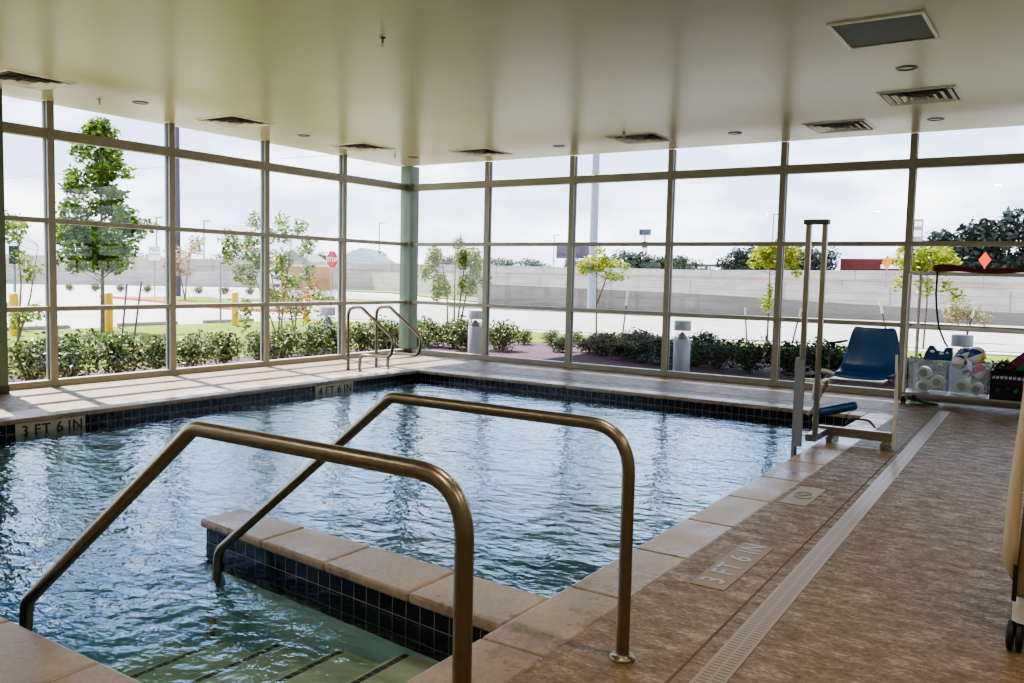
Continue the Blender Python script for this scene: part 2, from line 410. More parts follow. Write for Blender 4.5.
def facade(name, label, horiz, muls, length):
    root = empty(name, (0, 0, 0), label, 'window wall', kind='structure')
    def bx(mb, a0, a1, d0, d1, z0, z1):
        if horiz: mb.box(a0, a1, d0, d1, z0, z1)
        else: mb.box(-d1, -d0, -a1, -a0, z0, z1)
    for a in muls:
        mb = MB(); bx(mb, a-.046, a+.046, 0, .13, .02, H); mb.build('mullion', 'frame', root, bevel=.003)
        mb = MB(); bx(mb, a+(-.050 if False else -.052), a+.052, .048, .09, .09, H-.001); mb.build('gasket', 'frame_dark', root)
    for z0, z1, nm in ((.0, .088, 'sill_rail'), (.998, 1.062, 'glazing_rail'), (2.15, 2.214, 'glazing_rail'), (3.238, 3.368, 'transom')):
        mb = MB(); bx(mb, .05, length, .002, .128, z0, z1); mb.build(nm, 'frame', root, bevel=.003)
    mb = MB(); g = .068; L = length
    if horiz: mb.add([(.1, g, .05), (L, g, .05), (L, g, H), (.1, g, H)], [(0, 1, 2, 3)])
    else: mb.add([(-g, -.1, .05), (-g, -L, .05), (-g, -L, H), (-g, -.1, H)], [(0, 1, 2, 3)])
    mb.build('glass_pane', 'glass', root); return root
facade('window_1', 'left storefront window wall of tall gridded glass', False, [1.775, 3.565, 5.342, 7.129, 8.92, 10.7, 12.49, 14.28], 15.2)
facade('window_2', 'far storefront window wall of tall gridded glass', True, [1.881, 3.703, 5.552, 7.381, 9.185, 11.02, 12.85], 14.2)

def column(x0, x1, y0, y1, label):
    r = empty('square_column', ((x0+x1)/2, (y0+y1)/2, 0), label, 'column', kind='structure')
    dx, dy = (x1-x0)/2, (y1-y0)/2
    MB().box(-dx, dx, -dy, dy, 0, H).build('shaft', 'column', r, bevel=.004)
    MB().box(-dx-.006, dx+.006, -dy-.006, dy+.006, 0, .1).build('base_trim', 'column_base', r)
column(-.17, .09, -.06, .20, 'sage green square column in the glazed corner')
column(-.1, .2, -8.12, -7.82, 'green grey square column at the left picture edge')

# ------------------------------------------------------------------ pool
cp = MB()
def slabs_y(x0, x1, y0, y1, step, off=0):
    y = y0
    ys = [y0]; k = y0+off
    while k < y1-.05:
        if k > y0+.05: ys.append(k)
        k += step
    ys.append(y1)
    for a, b in zip(ys, ys[1:]): cp.box(x0, x1, a+.004, b-.004, -.05, .003)
def slabs_x(x0, x1, y0, y1, step, off=0):
    xs = [x0]; k = x0+off
    while k < x1-.05:
        if k > x0+.05: xs.append(k)
        k += step
    xs.append(x1)
    for a, b in zip(xs, xs[1:]): cp.box(a+.004, b-.004, y0, y1, -.05, .003)
slabs_y(PX1, PX1+.33, PY0-.33, PY1+.33, .79, (-7.84+.79*-5)-(PY0-.33)+.79)
slabs_y(PX0-.5, PX0, PY0-.33, PY1+.33, 1.5, .7)
slabs_x(PX0+.002, PX1-.002, PY0-.33, PY0, .71, 5.16-.71*7+.02)
slabs_x(PX0+.002, PX1-.002, PY1, PY1+.33, .8, .4)
tag(cp.build('trim_1', 'stone', bevel=.012), 'tan stone coping around the pool edge', 'pool coping', kind='structure')
jb = MB(); jb.box(PX0-.5, PX1+.33, PY0-.33, PY0-.1, -.6, -.004); jb.box(PX0-.5, PX1+.33, PY1+.1, PY1+.33, -.6, -.004)
jb.box(PX0-.5, PX0-.1, PY0, PY1, -.6, -.004); jb.box(PX1+.1, PX1+.33, PY0, PY1, -.6, -.004)
tag(jb.build('trim_2', 'joint'), 'dark mortar bed showing between the coping stones', 'mortar bed', kind='structure')
tag(MB().box(PX0-.5, PX1+.33, -1.565, -1.55, .0, .0015).build('trim_3', 'joint'), 'dark expansion joint across the far deck', 'deck joint', kind='structure')
tag(MB().prism([(9.815, -1.15), (9.822, -1.15), (10.02, -12), (10.008, -12)], 0, .0015).build('trim_4', 'joint'), 'thin dark saw cut joint beside the slotted drain', 'deck joint', kind='structure')
# basin: tile band + plaster + floor + steps
bs = empty('pool_basin', (0, 0, 0), 'rectangular pool basin with navy tile band at the waterline', 'pool', kind='structure')
e1 = -.02; ZB = -1.35; TB = -.29
MB().box(PX0-.1, PX0+e1, PY0, PY1, TB, -.05).build('tile_band', 'tile_y', bs)
MB().box(PX1-e1, PX1+.1, PY0, PY1, TB, -.05).build('tile_band', 'tile_y', bs)
MB().box(PX0+e1, PX1-e1, PY1-e1, PY1+.1, TB, -.05).build('tile_band', 'tile_x', bs)
MB().box(PX0+e1, PX1-e1, PY0-.1, PY0+e1, TB, -.05).build('tile_band', 'tile_x', bs)
sh = MB(); sh.box(PX0-.4, PX0+e1, PY0-.2, PY1+.2, ZB, TB); sh.box(PX1-e1, PX1+.2, PY0-.2, PY1+.2, ZB, TB)
sh.box(PX0+e1, PX1-e1, PY1-e1, PY1+.2, ZB, TB); sh.box(PX0+e1, PX1-e1, PY0-.2, PY0+e1, ZB, TB)
sh.box(PX0-.2, PX1+.2, PY0-.2, PY1+.2, ZB-.2, ZB)
sh.build('plaster_shell', 'plaster', bs)
st = MB(); sx = [PX1-e1, 8.49, 8.04, 7.54, 7.05, 6.6]; sz = [-.32, -.42, -.52, -.62, -.74]
for i in range(5): st.box(sx[i+1], sx[i], PY0+e1, -9.98, ZB, sz[i])
st.build('entry_steps', 'plaster_step', bs, bevel=.01)
for i in range(4):
    MB().box(sx[i+1]+.03, sx[i+1]+.062, PY0+e1, -9.99, sz[i], sz[i]+.003).build('step_nosing', 'mosaic', bs)

wl = empty('pool_divider_wall', (7.9, -9.74, 0), 'low tiled wall with tan stone cap standing in the pool beside the steps', 'pool wall')
def wy(x, side, ins=0):
    t_ = (x-6.66)/2.48
    return (-9.485-.13*t_-ins if side else -9.815-.245*t_+ins)+9.74
def wseg(mb, a, b, z0, z1, ins=0):
    mb.prism([(a-7.9, wy(a, 0, ins)), (b-7.9, wy(b, 0, ins)), (b-7.9, wy(b, 1, ins)), (a-7.9, wy(a, 1, ins))], z0, z1)
cc = MB(); xs = [6.64, 7.3, 7.88, 8.54, 9.145]
for a, b in zip(xs, xs[1:]): wseg(cc, a+.003, b-.003, -.05, .003)
cc.build('stone_cap', 'stone', wl, bevel=.016)
mb = MB(); wseg(mb, 6.675, PX1-.02, -.3, -.045, .03); mb.build('tile_face', 'tile_x', wl)
MB().box(6.672-7.9, 6.676-7.9, wy(6.66, 0, .035), wy(6.66, 1, .035), -.3, -.045).build('end_tile_face', 'tile_y', wl)
mb = MB(); wseg(mb, 6.675, PX1-.02, ZB, -.3, .03); mb.build('wall_body', 'plaster', wl)

wt = MB().box(PX0-.03, PX1+.03, PY0-.03, PY1+.03, ZB-.05, -.155).build('pool_water', 'water')
tag(wt, 'rippled blue green pool water reflecting the sky', 'water', kind='stuff')

# depth markers on the waterline
def wall_marker(y0, y1, body, label):
    r = empty('depth_marker', (PX0+e1, (y0+y1)/2, -.13), label, 'depth marker'); h = (y1-y0)/2
    MB().box(0, .006, -h, h, -.115, .085).build('marker_tile', 'markertile', r)
    for wd_, fr_ in zip(['3' if body[0] == '3' else '4', 'FT', '6', 'IN'], (.13, .37, .62, .85)):
        text_mesh('lettering', wd_, .155, 'letter', axes((.0075, -h+2*h*fr_, -.01), (0, 1, 0), (0, 0, 1)), r, align='CENTER')
    return r
wall_marker(-8.71, -7.96, '3 FT 6 IN', 'tan tile depth marker reading 3 FT 6 IN on the left pool wall')
wall_marker(-4.52, -3.75, '4 FT 6 IN', 'tan tile depth marker reading 4 FT 6 IN near the far pool corner')
dm = empty('deck_depth_marker', (9.72, -8.55, 0), 'tan deck tile set beside the coping with letters 3 FT 6 IN', 'depth marker')
MB().box(-.095, .095, -.44, .44, .0, .003).build('marker_tile', 'deckmarker', dm)
for wd_, fr_ in zip(['3', 'FT', '6', 'IN'], (-.33, -.11, .11, .33)):
    text_mesh('lettering', wd_, .18, 'letter_grey', axes((.0, fr_, .004), (0, 1, 0), (-1, 0, 0)), dm, .0008, align='CENTER')
ns = empty('no_diving_tile', (9.61, -6.7, 0), 'pale square deck tile with a faint symbol farther along the coping', 'deck tile')
MB().box(-.095, .095, -.3, .3, .0, .003).build('marker_tile', 'deckmarker2', ns)
sy = MB(); ring = [(.07*math.cos(a), .07*math.sin(a)*1.6, .004) for a in [2*PI*k/32 for k in range(33)]]
sy.tube(ring, .005, 6, False); sy.tube([(-.05, -.08, .004), (.05, .08, .004)], .005, 6)
sy.tube(bend([(-.045, .03, .004), (0, -.01, .004), (.03, .03, .004)], .02), .006, 6); sy.build('symbol', 'letter_grey', ns)

dr = MB(); d0 = Vector((9.9, -1.12, 0)); d1 = Vector((10.165, -12.0, 0)); ln = (d1-d0).length
dr.box(-.062, .062, -ln/2, ln/2, 0, .003)
o = dr.build('trench_drain', 'drain'); o.location = (d0+d1)/2; o.rotation_euler.z = math.atan2((d1-d0).x, -(d1-d0).y)
tag(o, 'long pale slotted drain grate running along the deck', 'drain')

# ------------------------------------------------------------------ handrails
def stair_rail(y, label, q=0, rt=.0275):
    r = empty('pool_handrail', (9.74, y, 0), label, 'handrail', 'bent steel rails at the steps')
    P = [(0, 0, 0), (0, 0, .975), (-1.33, 0, .985), (-2.62, 0, -.03), (-2.69, 0, -.56)]
    P = [(0, 0, .0), (0, 0, .985), (-1.31, 0, .985), (-2.58-q, 0, -q), (-2.66-q, 0, -.62)]
    MB().tube(bend(P, [.20, .11, .10], 12), rt, 24).build('rail_tube', 'steel', r)
    MB().lathe([(.055, 0), (.055, .008), (.05, .014), (.031, .018), (.031, .03)], seg=28).build('flange', 'steel', r)
stair_rail(-10.02, 'bent stainless handrail farther from viewer, landing beside the stone capped pool wall', .06)
stair_rail(-11.16, 'nearest bent stainless handrail, crossing low in front of the other', 0, .0305)
def ladder_rail(y, label, dx=0):
    r = empty('grab_rail', (1.28+dx, y, 0), label, 'grab rail', 'curved grab rails in the far corner')
    P = [(0, 0, 0), (-.01, 0, 1.02), (.28, 0, 1.04), (.98, 0, .56), (.93, 0, .27), (.27, 0, .26), (.25, 0, 0)]
    MB().tube(bend(P, [.2, .16, .17, .14, .1], 9), .026, 14).build('rail_tube', 'steel', r)
    for x in (0, .25): MB().lathe([(.045, 0), (.045, .01), (.024, .016)], (x, 0, 0), 20).build('flange', 'steel', r)
ladder_rail(-2.98, 'curved stainless grab rail at the far pool corner, left of the pair')
ladder_rail(-2.38, 'curved stainless grab rail at the far pool corner, right of the pair', .07)

# ------------------------------------------------------------------ ceiling fixtures
def vent(x, y, label, s=.4):
    r = empty('ceiling_vent', (x, y, H), label, 'ceiling vent')
    fm = MB()
    def ring(mb, a, b, z0, z1):
        q = [(-1, -1), (1, -1), (1, 1), (-1, 1)]
        V = [(u*a, v*a, z0) for u, v in q]+[(u*b, v*b, z1) for u, v in q]
        mb.add(V, [(i, (i+1) % 4, 4+(i+1) % 4, 4+i) for i in range(4)])
    ring(fm, s, s-.03, -.004, -.016); ring(fm, s, s, 0, -.004); ring(fm, s-.03, s-.035, -.016, -.002)
    fm.build('frame', 'vent_white', r)
    MB().box(-s+.03, s-.03, -s+.03, s-.03, -.003, -.001).build('dark_backing', 'vent_dark', r)
    lv = MB()
    for k in range(4):
        a = s-.05-k*.085; ring(lv, a, a-.05, -.022-.004*k, -.004)
    lv.build('louver', 'vent_white', r)
    MB().box(-.07, .07, -.07, .07, -.03, -.022).build('centre_plate', 'fixture', r)
for x, y, l in [(.99, -7.95, 'square ceiling vent at the upper left picture edge'), (1.0, -5.0, 'square ceiling vent second from the left along the left windows'),
                (.96, -2.36, 'square ceiling vent along the left windows nearest the corner column'), (2.47, -1.02, 'square ceiling vent right of the corner column along the far windows'),
                (5.56, -1.22, 'square ceiling vent above the middle of the far windows'), (8.4, -.97, 'square ceiling vent over the pool lift near the far windows'),
                (9.62, -2.54, 'square ceiling vent between two downlights at the upper right')]: vent(x, y, l)
gr = empty('return_grille', (9.75, -5.38, H), 'large flat ceiling grille with a dark filter at the upper right', 'ceiling grille')
g1 = MB(); a = .37; b = .42
for x0, x1, y0, y1 in ((-a, a, -b, -b+.03), (-a, a, b-.03, b), (-a, -a+.03, -b+.03, b-.03), (a-.03, a, -b+.03, b-.03)): g1.box(x0, x1, y0, y1, -.014, 0)
g1.build('frame', 'vent_white', gr, bevel=.003)
MB().box(-a+.03, a-.03, -b+.03, b-.03, -.006, -.001).build('filter_panel', 'frame_dark', gr)
lamps = [(9.7, -3.96, 'recessed downlight between the large grille and the nearest right vent'), (9.58, -.98, 'recessed downlight closest to the far windows at the upper right'),
         (6.98, -1.05, 'recessed downlight right of the middle vent by the far windows'), (4.05, -1.05, 'recessed downlight left of the middle vent by the far windows'),
         (.96, -1.03, 'recessed downlight just above the corner column'), (.96, -3.67, 'recessed downlight along the left windows between second and third vents'),
         (1.0, -6.5, 'recessed downlight along the left windows between first and second vents')]
def downlight(x, y, label):
    r = empty('recessed_downlight', (x, y, H), label, 'ceiling light')
    MB().lathe([(.10, 0), (.10, -.008), (.075, -.012), (.074, -.002)], seg=28).build('trim_ring', 'fixture', r)
    MB().lathe([(.073, -.004), (.03, -.0035), (.005, -.0035)], seg=28).build('reflector', 'steel2', r)
    return r
for x, y, l in lamps: downlight(x, y, l)
def sprinkler(x, y, label):
    r = empty('fire_sprinkler', (x, y, H), label, 'sprinkler')
    MB().lathe([(.032, 0), (.03, -.006), (.011, -.008), (.011, -.04), (.007, -.045)], seg=16).build('body', 'steel2', r)
    MB().lathe([(.022, -.072), (.022, -.075)], seg=12).tube([(.012, 0, -.04), (.013, 0, -.06), (.0, 0, -.074)], .003, 6).tube([(-.012, 0, -.04), (-.013, 0, -.06), (.0, 0, -.074)], .003, 6).build('deflector', 'steel2', r)
for x, y, l in [(5.85, -7.27, 'small ceiling sprinkler alone over the middle of the pool'), (.73, -6.9, 'small ceiling sprinkler near the upper left vent'),
                (5.6, -1.84, 'small ceiling sprinkler beside the middle vent'), (.82, -1.37, 'small ceiling sprinkler near the corner column')]: sprinkler(x, y, l)

# ------------------------------------------------------------------ pool lift
L = empty('pool_lift', (9.06, -4.7, 0), 'steel pool lift with blue seat standing on the pool edge', 'pool lift')
L0 = Vector((9.06, -4.7, 0))
def lp(x, y, z): return Vector((x, y, z))-L0
def lbox(x0, x1, y0, y1, z0, z1): return (x0-L0.x, x1-L0.x, y0-L0.y, y1-L0.y, z0, z1)
MB().box(*lbox(9.012, 9.062, -4.73, -4.68, 0.06, 2.165)).build('mast_post', 'steel2', L, bevel=.006)
MB().box(*lbox(9.165, 9.212, -4.73, -4.68, .12, 2.165)).build('mast_post', 'steel2', L, bevel=.006)
MB().box(*lbox(8.995, 9.225, -4.75, -4.66, 2.16, 2.205)).build('mast_cap', 'frame_dark', L, bevel=.004)
MB().box(*lbox(8.98, 9.012, -4.76, -4.66, -.16, .87)).box(*lbox(9.012, 9.075, -4.77, -4.732, .003, .85)).build('sleeve', 'fixture', L, bevel=.004)
MB().box(*lbox(9.10, 9.80, -4.24, -4.17, .06, .15)).box(*lbox(9.10, 9.20, -4.72, -4.2, .06, .13)).build('base_beam', 'steel2', L, bevel=.005)
for x in (9.24, 9.75): MB().box(*lbox(x-.03, x+.03, -4.36, -4.06, 0.003, .06)).build('foot', 'steel2', L, bevel=.006)
MB().tube(bend([lp(9.36, -4.2, .18), lp(9.40, -4.2, .25), lp(9.58, -4.2, .25), lp(9.64, -4.2, .18)], .08, 8), .011, 10).build('lever_handle', 'frame_dark', L)
seatp = empty('seat_support', (0, 0, 0)); seatp.parent = L
# moulded seat shell: profile swept across x
sm = MB(); prof = [(-4.42, .665), (-4.40, .695), (-4.32, .70), (-4.22, .695), (-4.10, .71), (-4.03, .78), (-4.00, .95), (-3.98, 1.17)]
wd = [(9.28, 9.76), (9.27, 9.78), (9.27, 9.80), (9.26, 9.81), (9.25, 9.82), (9.27, 9.82), (9.30, 9.81), (9.345, 9.76)]
V = []; n = 9
for (y, z), (x0, x1) in zip(prof, wd):
    for k in range(n):
        u = k/(n-1)*2-1; V.append(lp((x0+x1)/2+u*(x1-x0)/2, y-.05*max(0, abs(u)-.4), z+.035*max(0, abs(u)-.55)))
Fq = [(i*n+k, i*n+k+1, (i+1)*n+k+1, (i+1)*n+k) for i in range(len(prof)-1) for k in range(n-1)]
sm.add(V, Fq, True); so_ = sm.build('seat_shell', 'blueplastic', L)
md = so_.modifiers.new('s', 'SOLIDIFY'); md.thickness = .03; md2 = so_.modifiers.new('u', 'SUBSURF'); md2.levels = 1; md2.render_levels = 2
bpy.data.objects.remove(seatp)
MB().box(*lbox(9.22, 9.72, -4.42, -4.1, .64, .66)).box(*lbox(9.20, 9.26, -4.6, -4.2, .62, .65)).build('seat_frame', 'steel2', L, bevel=.003)
MB().tube(bend([lp(9.24, -4.4, .66), lp(9.16, -4.45, .55), lp(9.12, -4.5, .24), lp(9.14, -4.5, .19)], .05), .018, 10).build('leg_tube', 'white_pvc', L)
MB().tube([lp(9.22, -4.4, .64), lp(9.10, -4.45, .35), lp(9.06, -4.5, .28)], .016, 10).build('leg_tube', 'steel2', L)
MB().tube(bend([lp(9.19, -4.3, .9), lp(9.18, -4.34, 1.0), lp(9.3, -4.05, 1.02)], .04), .012, 10).tube([lp(9.19, -4.3, .9), lp(9.2, -4.3, .7)], .012, 10).build('armrest', 'frame_dark', L)
MB().tube(bend([lp(9.28, -4.4, .70), lp(9.14, -4.48, .86-.1), lp(9.10, -4.5, .45)], .08), .02, 10).build('side_arm', 'white_pvc', L)
MB().box(*lbox(9.06, 9.22, -4.72, -4.66, .64, .67)).box(*lbox(9.2, 9.24, -4.7, -4.4, .63, .66)).build('seat_bracket', 'white_pvc', L)
mb = MB(); A = lp(9.14, -4.5, .31); B = lp(9.47, -4.3, .40); mb.tube([A, A+(B-A)*.04, A+(B-A)*.96, B], [.035, .045, .045, .035], 18); mb.build('foot_rest', 'blueplastic', L)
MB().tube([lp(9.80, -4.2, .92), lp(9.82, -4.2, .4), lp(9.81, -4.2, .02)], [.012, .018, .022], 12).build('support_leg', 'white_pvc', L)

# ------------------------------------------------------------------ storage rack by far windows
def caster(mb, x, y, r=.035):
    mb.lathe([(r*.55, -.034), (r, -.028), (r, -.006), (r*.55, -.002)], (x, y, r), 20, 'x')
    mb.lathe([(r*.55, .002), (r, .006), (r, .028), (r*.55, .034)], (x, y, r), 20, 'x')
    mb.lathe([(.013, r), (.013, r+.05), (.028, r+.052), (.028, r+.06)], (x, y, 0), 12)
K = empty('storage_rack', (9.33, -.5, 0), 'white pipe storage rack on casters by the far windows', 'rack'); k0 = Vector((9.33, -.5, 0))
xe = 2.1
for x in (0, xe):
    for y in (-.1, .32):
        xx = x+(.07 if y > 0 else 0)
        MB().tube([(xx, y, .09), (xx, y, 1.76)], .022, 14).build('post', 'white_pvc', K)
        cm = MB(); caster(cm, xx, y); cm.build('caster', 'black', K)
for y in (-.1, .32):
    MB().tube([(-.01, y, 1.76), (xe+.05, y, 1.76)], .021, 14).build('top_pipe', 'white_pvc', K)
    MB().tube([(-.01, y, 1.03), (xe+.05, y, 1.03)], .018, 14).build('middle_pipe', 'white_pvc', K)
MB().box(-.02, xe+.08, -.14, .36, .125, .155).build('bottom_shelf', 'frame', K, bevel=.004)
MB().tube([(.03, -.08, 1.76), (.03, .32, 1.76)], .02, 12).build('end_pipe', 'white_pvc', K)
mt = MB(); n = 14; V = []
for i in range(n+1):
    x = 9.61+i*1.7/n; z = 1.785+.014*math.sin(i*.9); tk = .085*(1-.35*min(1, i/6)) + .012*math.sin(i*1.3)
    V += [(x, -.66, z), (x, -.12, z), (x, -.12, z+tk), (x, -.66, z+tk)]
mt.add(V, [(4*i+a, 4*i+(a+1) % 4, 4*i+4+(a+1) % 4, 4*i+4+a) for i in range(n) for a in range(4)]+[(0, 1, 2, 3), (4*n, 4*n+3, 4*n+2, 4*n+1)])
tag(mt.build('exercise_mat', 'maroon', bevel=.01), 'maroon foam mat lying on top of the white rack', 'mat')
sb = MB(); pts = [(9.665, -.665, 1.84), (9.663, -.67, 1.5), (9.68, -.665, 1.3), (9.72, -.66, 1.05), (9.80, -.655, .86), (9.84, -.65, .80)]
V = []
for x, y, z in pts: V += [(x-.012, y, z), (x+.012, y, z)]
sb.add(V, [(2*i, 2*i+1, 2*i+3, 2*i+2) for i in range(len(pts)-1)]); o = sb.build('strap', 'black')
m_ = o.modifiers.new('s', 'SOLIDIFY'); m_.thickness = .004
tag(o, 'thin black strap hanging from the maroon mat', 'strap')
def storage_bin(x0, x1, z1, label):
    r = empty('storage_bin', ((x0+x1)/2, -.42, .155), label, 'bin'); a = (x1-x0)/2; h = z1-.155
    b = MB(); q = [(-1, -1), (1, -1), (1, 1), (-1, 1)]
    V = [(u*a*.93, v*.2*.93, 0.002) for u, v in q]+[(u*a, v*.2, h) for u, v in q]
    b.add(V, [(0, 1, 2, 3)]+[(i, (i+1) % 4, 4+(i+1) % 4, 4+i) for i in range(4)])
    o = b.build('tub', 'bin', r); s_ = o.modifiers.new('s', 'SOLIDIFY'); s_.thickness = .004
    rm = MB()
    for x0_, x1_, y0_, y1_ in ((-a-.01, a+.01, -.215, -.2), (-a-.01, a+.01, .2, .215), (-a-.012, -a, -.2, .2), (a, a+.012, -.2, .2)): rm.box(x0_, x1_, y0_, y1_, h-.02, h)
    rm.build('rim', 'bin', r)
storage_bin(9.37, 9.85, .60, 'clear plastic bin holding foam rolls, under the blue swim belt')
storage_bin(9.88, 10.33, .58, 'clear plastic bin heaped with colourful balls')
def roll(x, y, z, r, label):
    q = empty('foam_roll', (x, y, z), label, 'foam roll', 'foam rolls in the bins')
    MB().lathe([(r*.45, -.101), (r*.9, -.10), (r, -.09), (r, .09), (r*.9, .1)], (0, 0, 0), 24, 'y').build('foam_body', 'jug', q)
    MB().lathe([(r*.45, -.108), (r*.42, -.09)], (0, 0, 0), 20, 'y').lathe([(r*.62, -.104), (r*.62, -.095)], (0, 0, 0), 20, 'y').build('green_core', 'jugcap', q)
roll(9.55, -.44, .42, .085, 'white roll with green end, upper left in the clear bin'); roll(9.72, -.46, .31, .085, 'white roll with green end, lower right in the clear bin')
roll(9.55, -.44, .245, .082, 'tan white roll at the bottom left of the clear bin')
roll(10.02, -.46, .28, .085, 'white roll at the bottom left of the ball bin'); roll(10.19, -.47, .26, .08, 'white roll with green end, bottom right of the ball bin')
def ball(x, y, z, r, mats, label):
    b = MB(); n, s_ = 12, 24; V = []
    for i in range(n+1):
        th = PI*i/n
        for k in range(s_): ph = 2*PI*k/s_; V.append((r*math.sin(th)*math.cos(ph), r*math.sin(th)*math.sin(ph), r*math.cos(th)))
    for i in range(n):
        for k in range(s_):
            b.add([], []); b.f.append([i*s_+k, i*s_+(k+1) % s_, (i+1)*s_+(k+1) % s_, (i+1)*s_+k]); b.sm.append(True); b.mi.append((k//4) % len(mats))
    b.v = V; o = b.build('play_ball', mats); o.location = (x, y, z); o.rotation_euler = (1.1, .7, .5)
    bm = bmesh.new(); bm.from_mesh(o.data); bmesh.ops.remove_doubles(bm, verts=bm.verts, dist=1e-5); bm.to_mesh(o.data); bm.free()
    tag(o, label, 'ball')
ball(10.16, -.44, .70, .115, ['yellowball', 'pink', 'white', 'blueball', 'white', 'yellowball'], 'striped yellow, pink and blue ball on top of the bin')
ball(9.97, -.47, .60, .095, ['white', 'white', 'blueball'], 'white and blue ball at the left of the heap')
ball(10.22, -.46, .49, .10, ['pink', 'white', 'pink'], 'pink and white ball below the striped one')
ball(10.05, -.46, .73, .07, ['white', 'white', 'white', 'blueball'], 'white ball with a small blue patch between the striped ball and the bin end')
ball(10.06, -.42, .455, .06, ['white', 'blueball'], 'small white ball in the middle of the heap')
# blue swim belt on bin 1
bl = MB(); pr = [(9.53, 0), (9.56, .11), (9.60, .19), (9.65, .19), (9.69, .13), (9.77, .12), (9.80, .175), (9.88, .175), (9.885, .09), (9.87, 0)]
V = [(x, -.50, .605+z) for x, z in pr]+[(x, -.42, .605+z) for x, z in pr]; n = len(pr)
bl.add(V, [tuple(range(n)), tuple(range(n, 2*n))[::-1]]+[(i, (i+1) % n, n+(i+1) % n, n+i) for i in range(n)])
bl.mi[:] = [0]*len(bl.mi)
def oval(cx, cz, a, b_): bl.add([(cx+a*math.cos(2*PI*k/16), -.502, cz+b_*math.sin(2*PI*k/16)) for k in range(16)], [tuple(range(16))], mi=1)
oval(9.64, .72, .03, .018); oval(9.75, .70, .03, .018); oval(9.82, .71, .018, .014)
tag(bl.build('swim_belt', ['blueplastic', 'white']), 'blue foam swim belt lying on the clear bin', 'swim belt')
# black crate
cr_ = empty('milk_crate', (10.55, -.42, .155), 'black plastic crate at the right of the rack', 'crate')
cb = MB(); a = .2; h = .37
for z0, z1 in ((0, .05), (.16, .2), (h-.05, h)):
    cb.box(-a, a, -.2, -.19, z0, z1).box(-a, a, .19, .2, z0, z1).box(-a, -a+.01, -.2, .2, z0, z1).box(a-.01, a, -.2, .2, z0, z1)
for k in range(9):
    x = -a+.01+k*(2*a-.02)/8; cb.box(x-.008, x+.008, -.2, -.19, 0, h).box(x-.008, x+.008, .19, .2, 0, h)
cb.box(-a+.01, a-.01, -.19, .19, .0, .01); cb.build('basket', 'black', cr_)
MB().box(-a+.015, a-.015, -.185, .185, .012, h-.1).build('dark_lining', 'black', cr_)
for i, (x, z, mt_, l) in enumerate([(-.1, .09, 'green_fin', 'small dark green toy low in the black crate'), (.02, .12, 'navy', 'small navy toy in the black crate'), (.1, .1, 'kgreen', 'small green toy at the right in the black crate')]):
    o = MB().lathe([(.012, -.02), (.03, -.015), (.03, .015), (.012, .02)], (0, 0, 0), 14, 'y').build('pool_toy', mt_)
    o.location = (10.55+x, -.635, .155+z+.03); tag(o, l, 'toy')
o = MB().tube(bend([(10.38, -.45, .55), (10.45, -.45, .63), (10.55, -.44, .60), (10.62, -.44, .55)], .05), .02, 10).build('goggle_bundle', 'black'); tag(o, 'black tangled strap bundle on top of the crate', 'strap')
def leanboard(x0, mat, label, y):
    b = MB(); b.add([(x0, y, .53), (x0+.35, y, .53), (x0+.55, y, .95), (x0+.33, y, .85)], [(0, 1, 2, 3)])
    o = b.build('kickboard', mat); s_ = o.modifiers.new('s', 'SOLIDIFY'); s_.thickness = .02; tag(o, label, 'kickboard')
leanboard(10.47, 'magenta', 'magenta kickboard leaning above the crate', -.40); leanboard(10.60, 'kgreen', 'green kickboard in front of the magenta one', -.45); leanboard(10.44, 'navy', 'navy kickboard behind the magenta one', -.36)
# green fins under the rack
fn = MB(); V = []
for t_, w_, z in ((0, .05, .09), (.1, .06, .08), (.2, .075, .04), (.38, .10, .02)): V += [(9.37+t_, -.5-w_*.5, z), (9.37+t_, -.5+w_*.5, z), (9.37+t_, -.5+w_*.5, max(0.003, z-.05)), (9.37+t_, -.5-w_*.5, max(0.003, z-.05))]
fn.add(V, [(4*i+a, 4*i+(a+1) % 4, 4*i+4+(a+1) % 4, 4*i+4+a) for i in range(3) for a in range(4)]+[(0, 1, 2, 3), (12, 15, 14, 13)])
tag(fn.build('swim_fin', 'green_fin', bevel=.004), 'dark green swim fin on the deck under the rack', 'swim fin')

# ------------------------------------------------------------------ covered cart at the right edge
C = empty('covered_cart', (11.12, -8.9, 0), 'tan canvas covered cart on black casters at the right picture edge', 'cart')
for x in (.02, .62):
    for y in (.02, .95):
        MB().lathe([(.048, .13), (.048, .2), (.051, .205), (.051, .225), (.048, .23), (.048, .36)], (x, y, 0), 20).build('leg', 'white_pvc', C)
        c_ = MB(); caster(c_, x-.03, y-.02, .064); c_.build('caster', 'black', C)
n = 10
MB().add([(-.025, -.05, .25), (.68, -.05, .25), (.68, 1.02, .25), (-.025, 1.02, .25), (.035, -.05, 1.92), (.68, -.05, 1.92), (.68, 1.02, 1.92), (.035, 1.02, 1.92)], [(0, 1, 5, 4), (1, 2, 6, 5), (2, 3, 7, 6), (3, 0, 4, 7), (4, 5, 6, 7), (0, 3, 2, 1)]).build('canvas_cover', 'tan_cover', C, bevel=.02)
fl_ = MB(); V = []
for i in range(n+1):
    z = .36+i*1.56/n; bl_ = .008*math.sin(i*.9)
    bl_ -= .012+.035*(z-.36)
    V += [(-.085-bl_, -.02, z+(.04 if i == 0 else 0)), (-.06-bl_, -.07, z), (-.018, -.062, z-(.06 if i == 0 else 0))]
fl_.add(V, [(3*i+k, 3*i+k+1, 3*i+k+4, 3*i+k+3) for i in range(n) for k in range(2)], True); o = fl_.build('corner_flap', 'tan_light', C)
s_ = o.modifiers.new('s', 'SOLIDIFY'); s_.thickness = .006
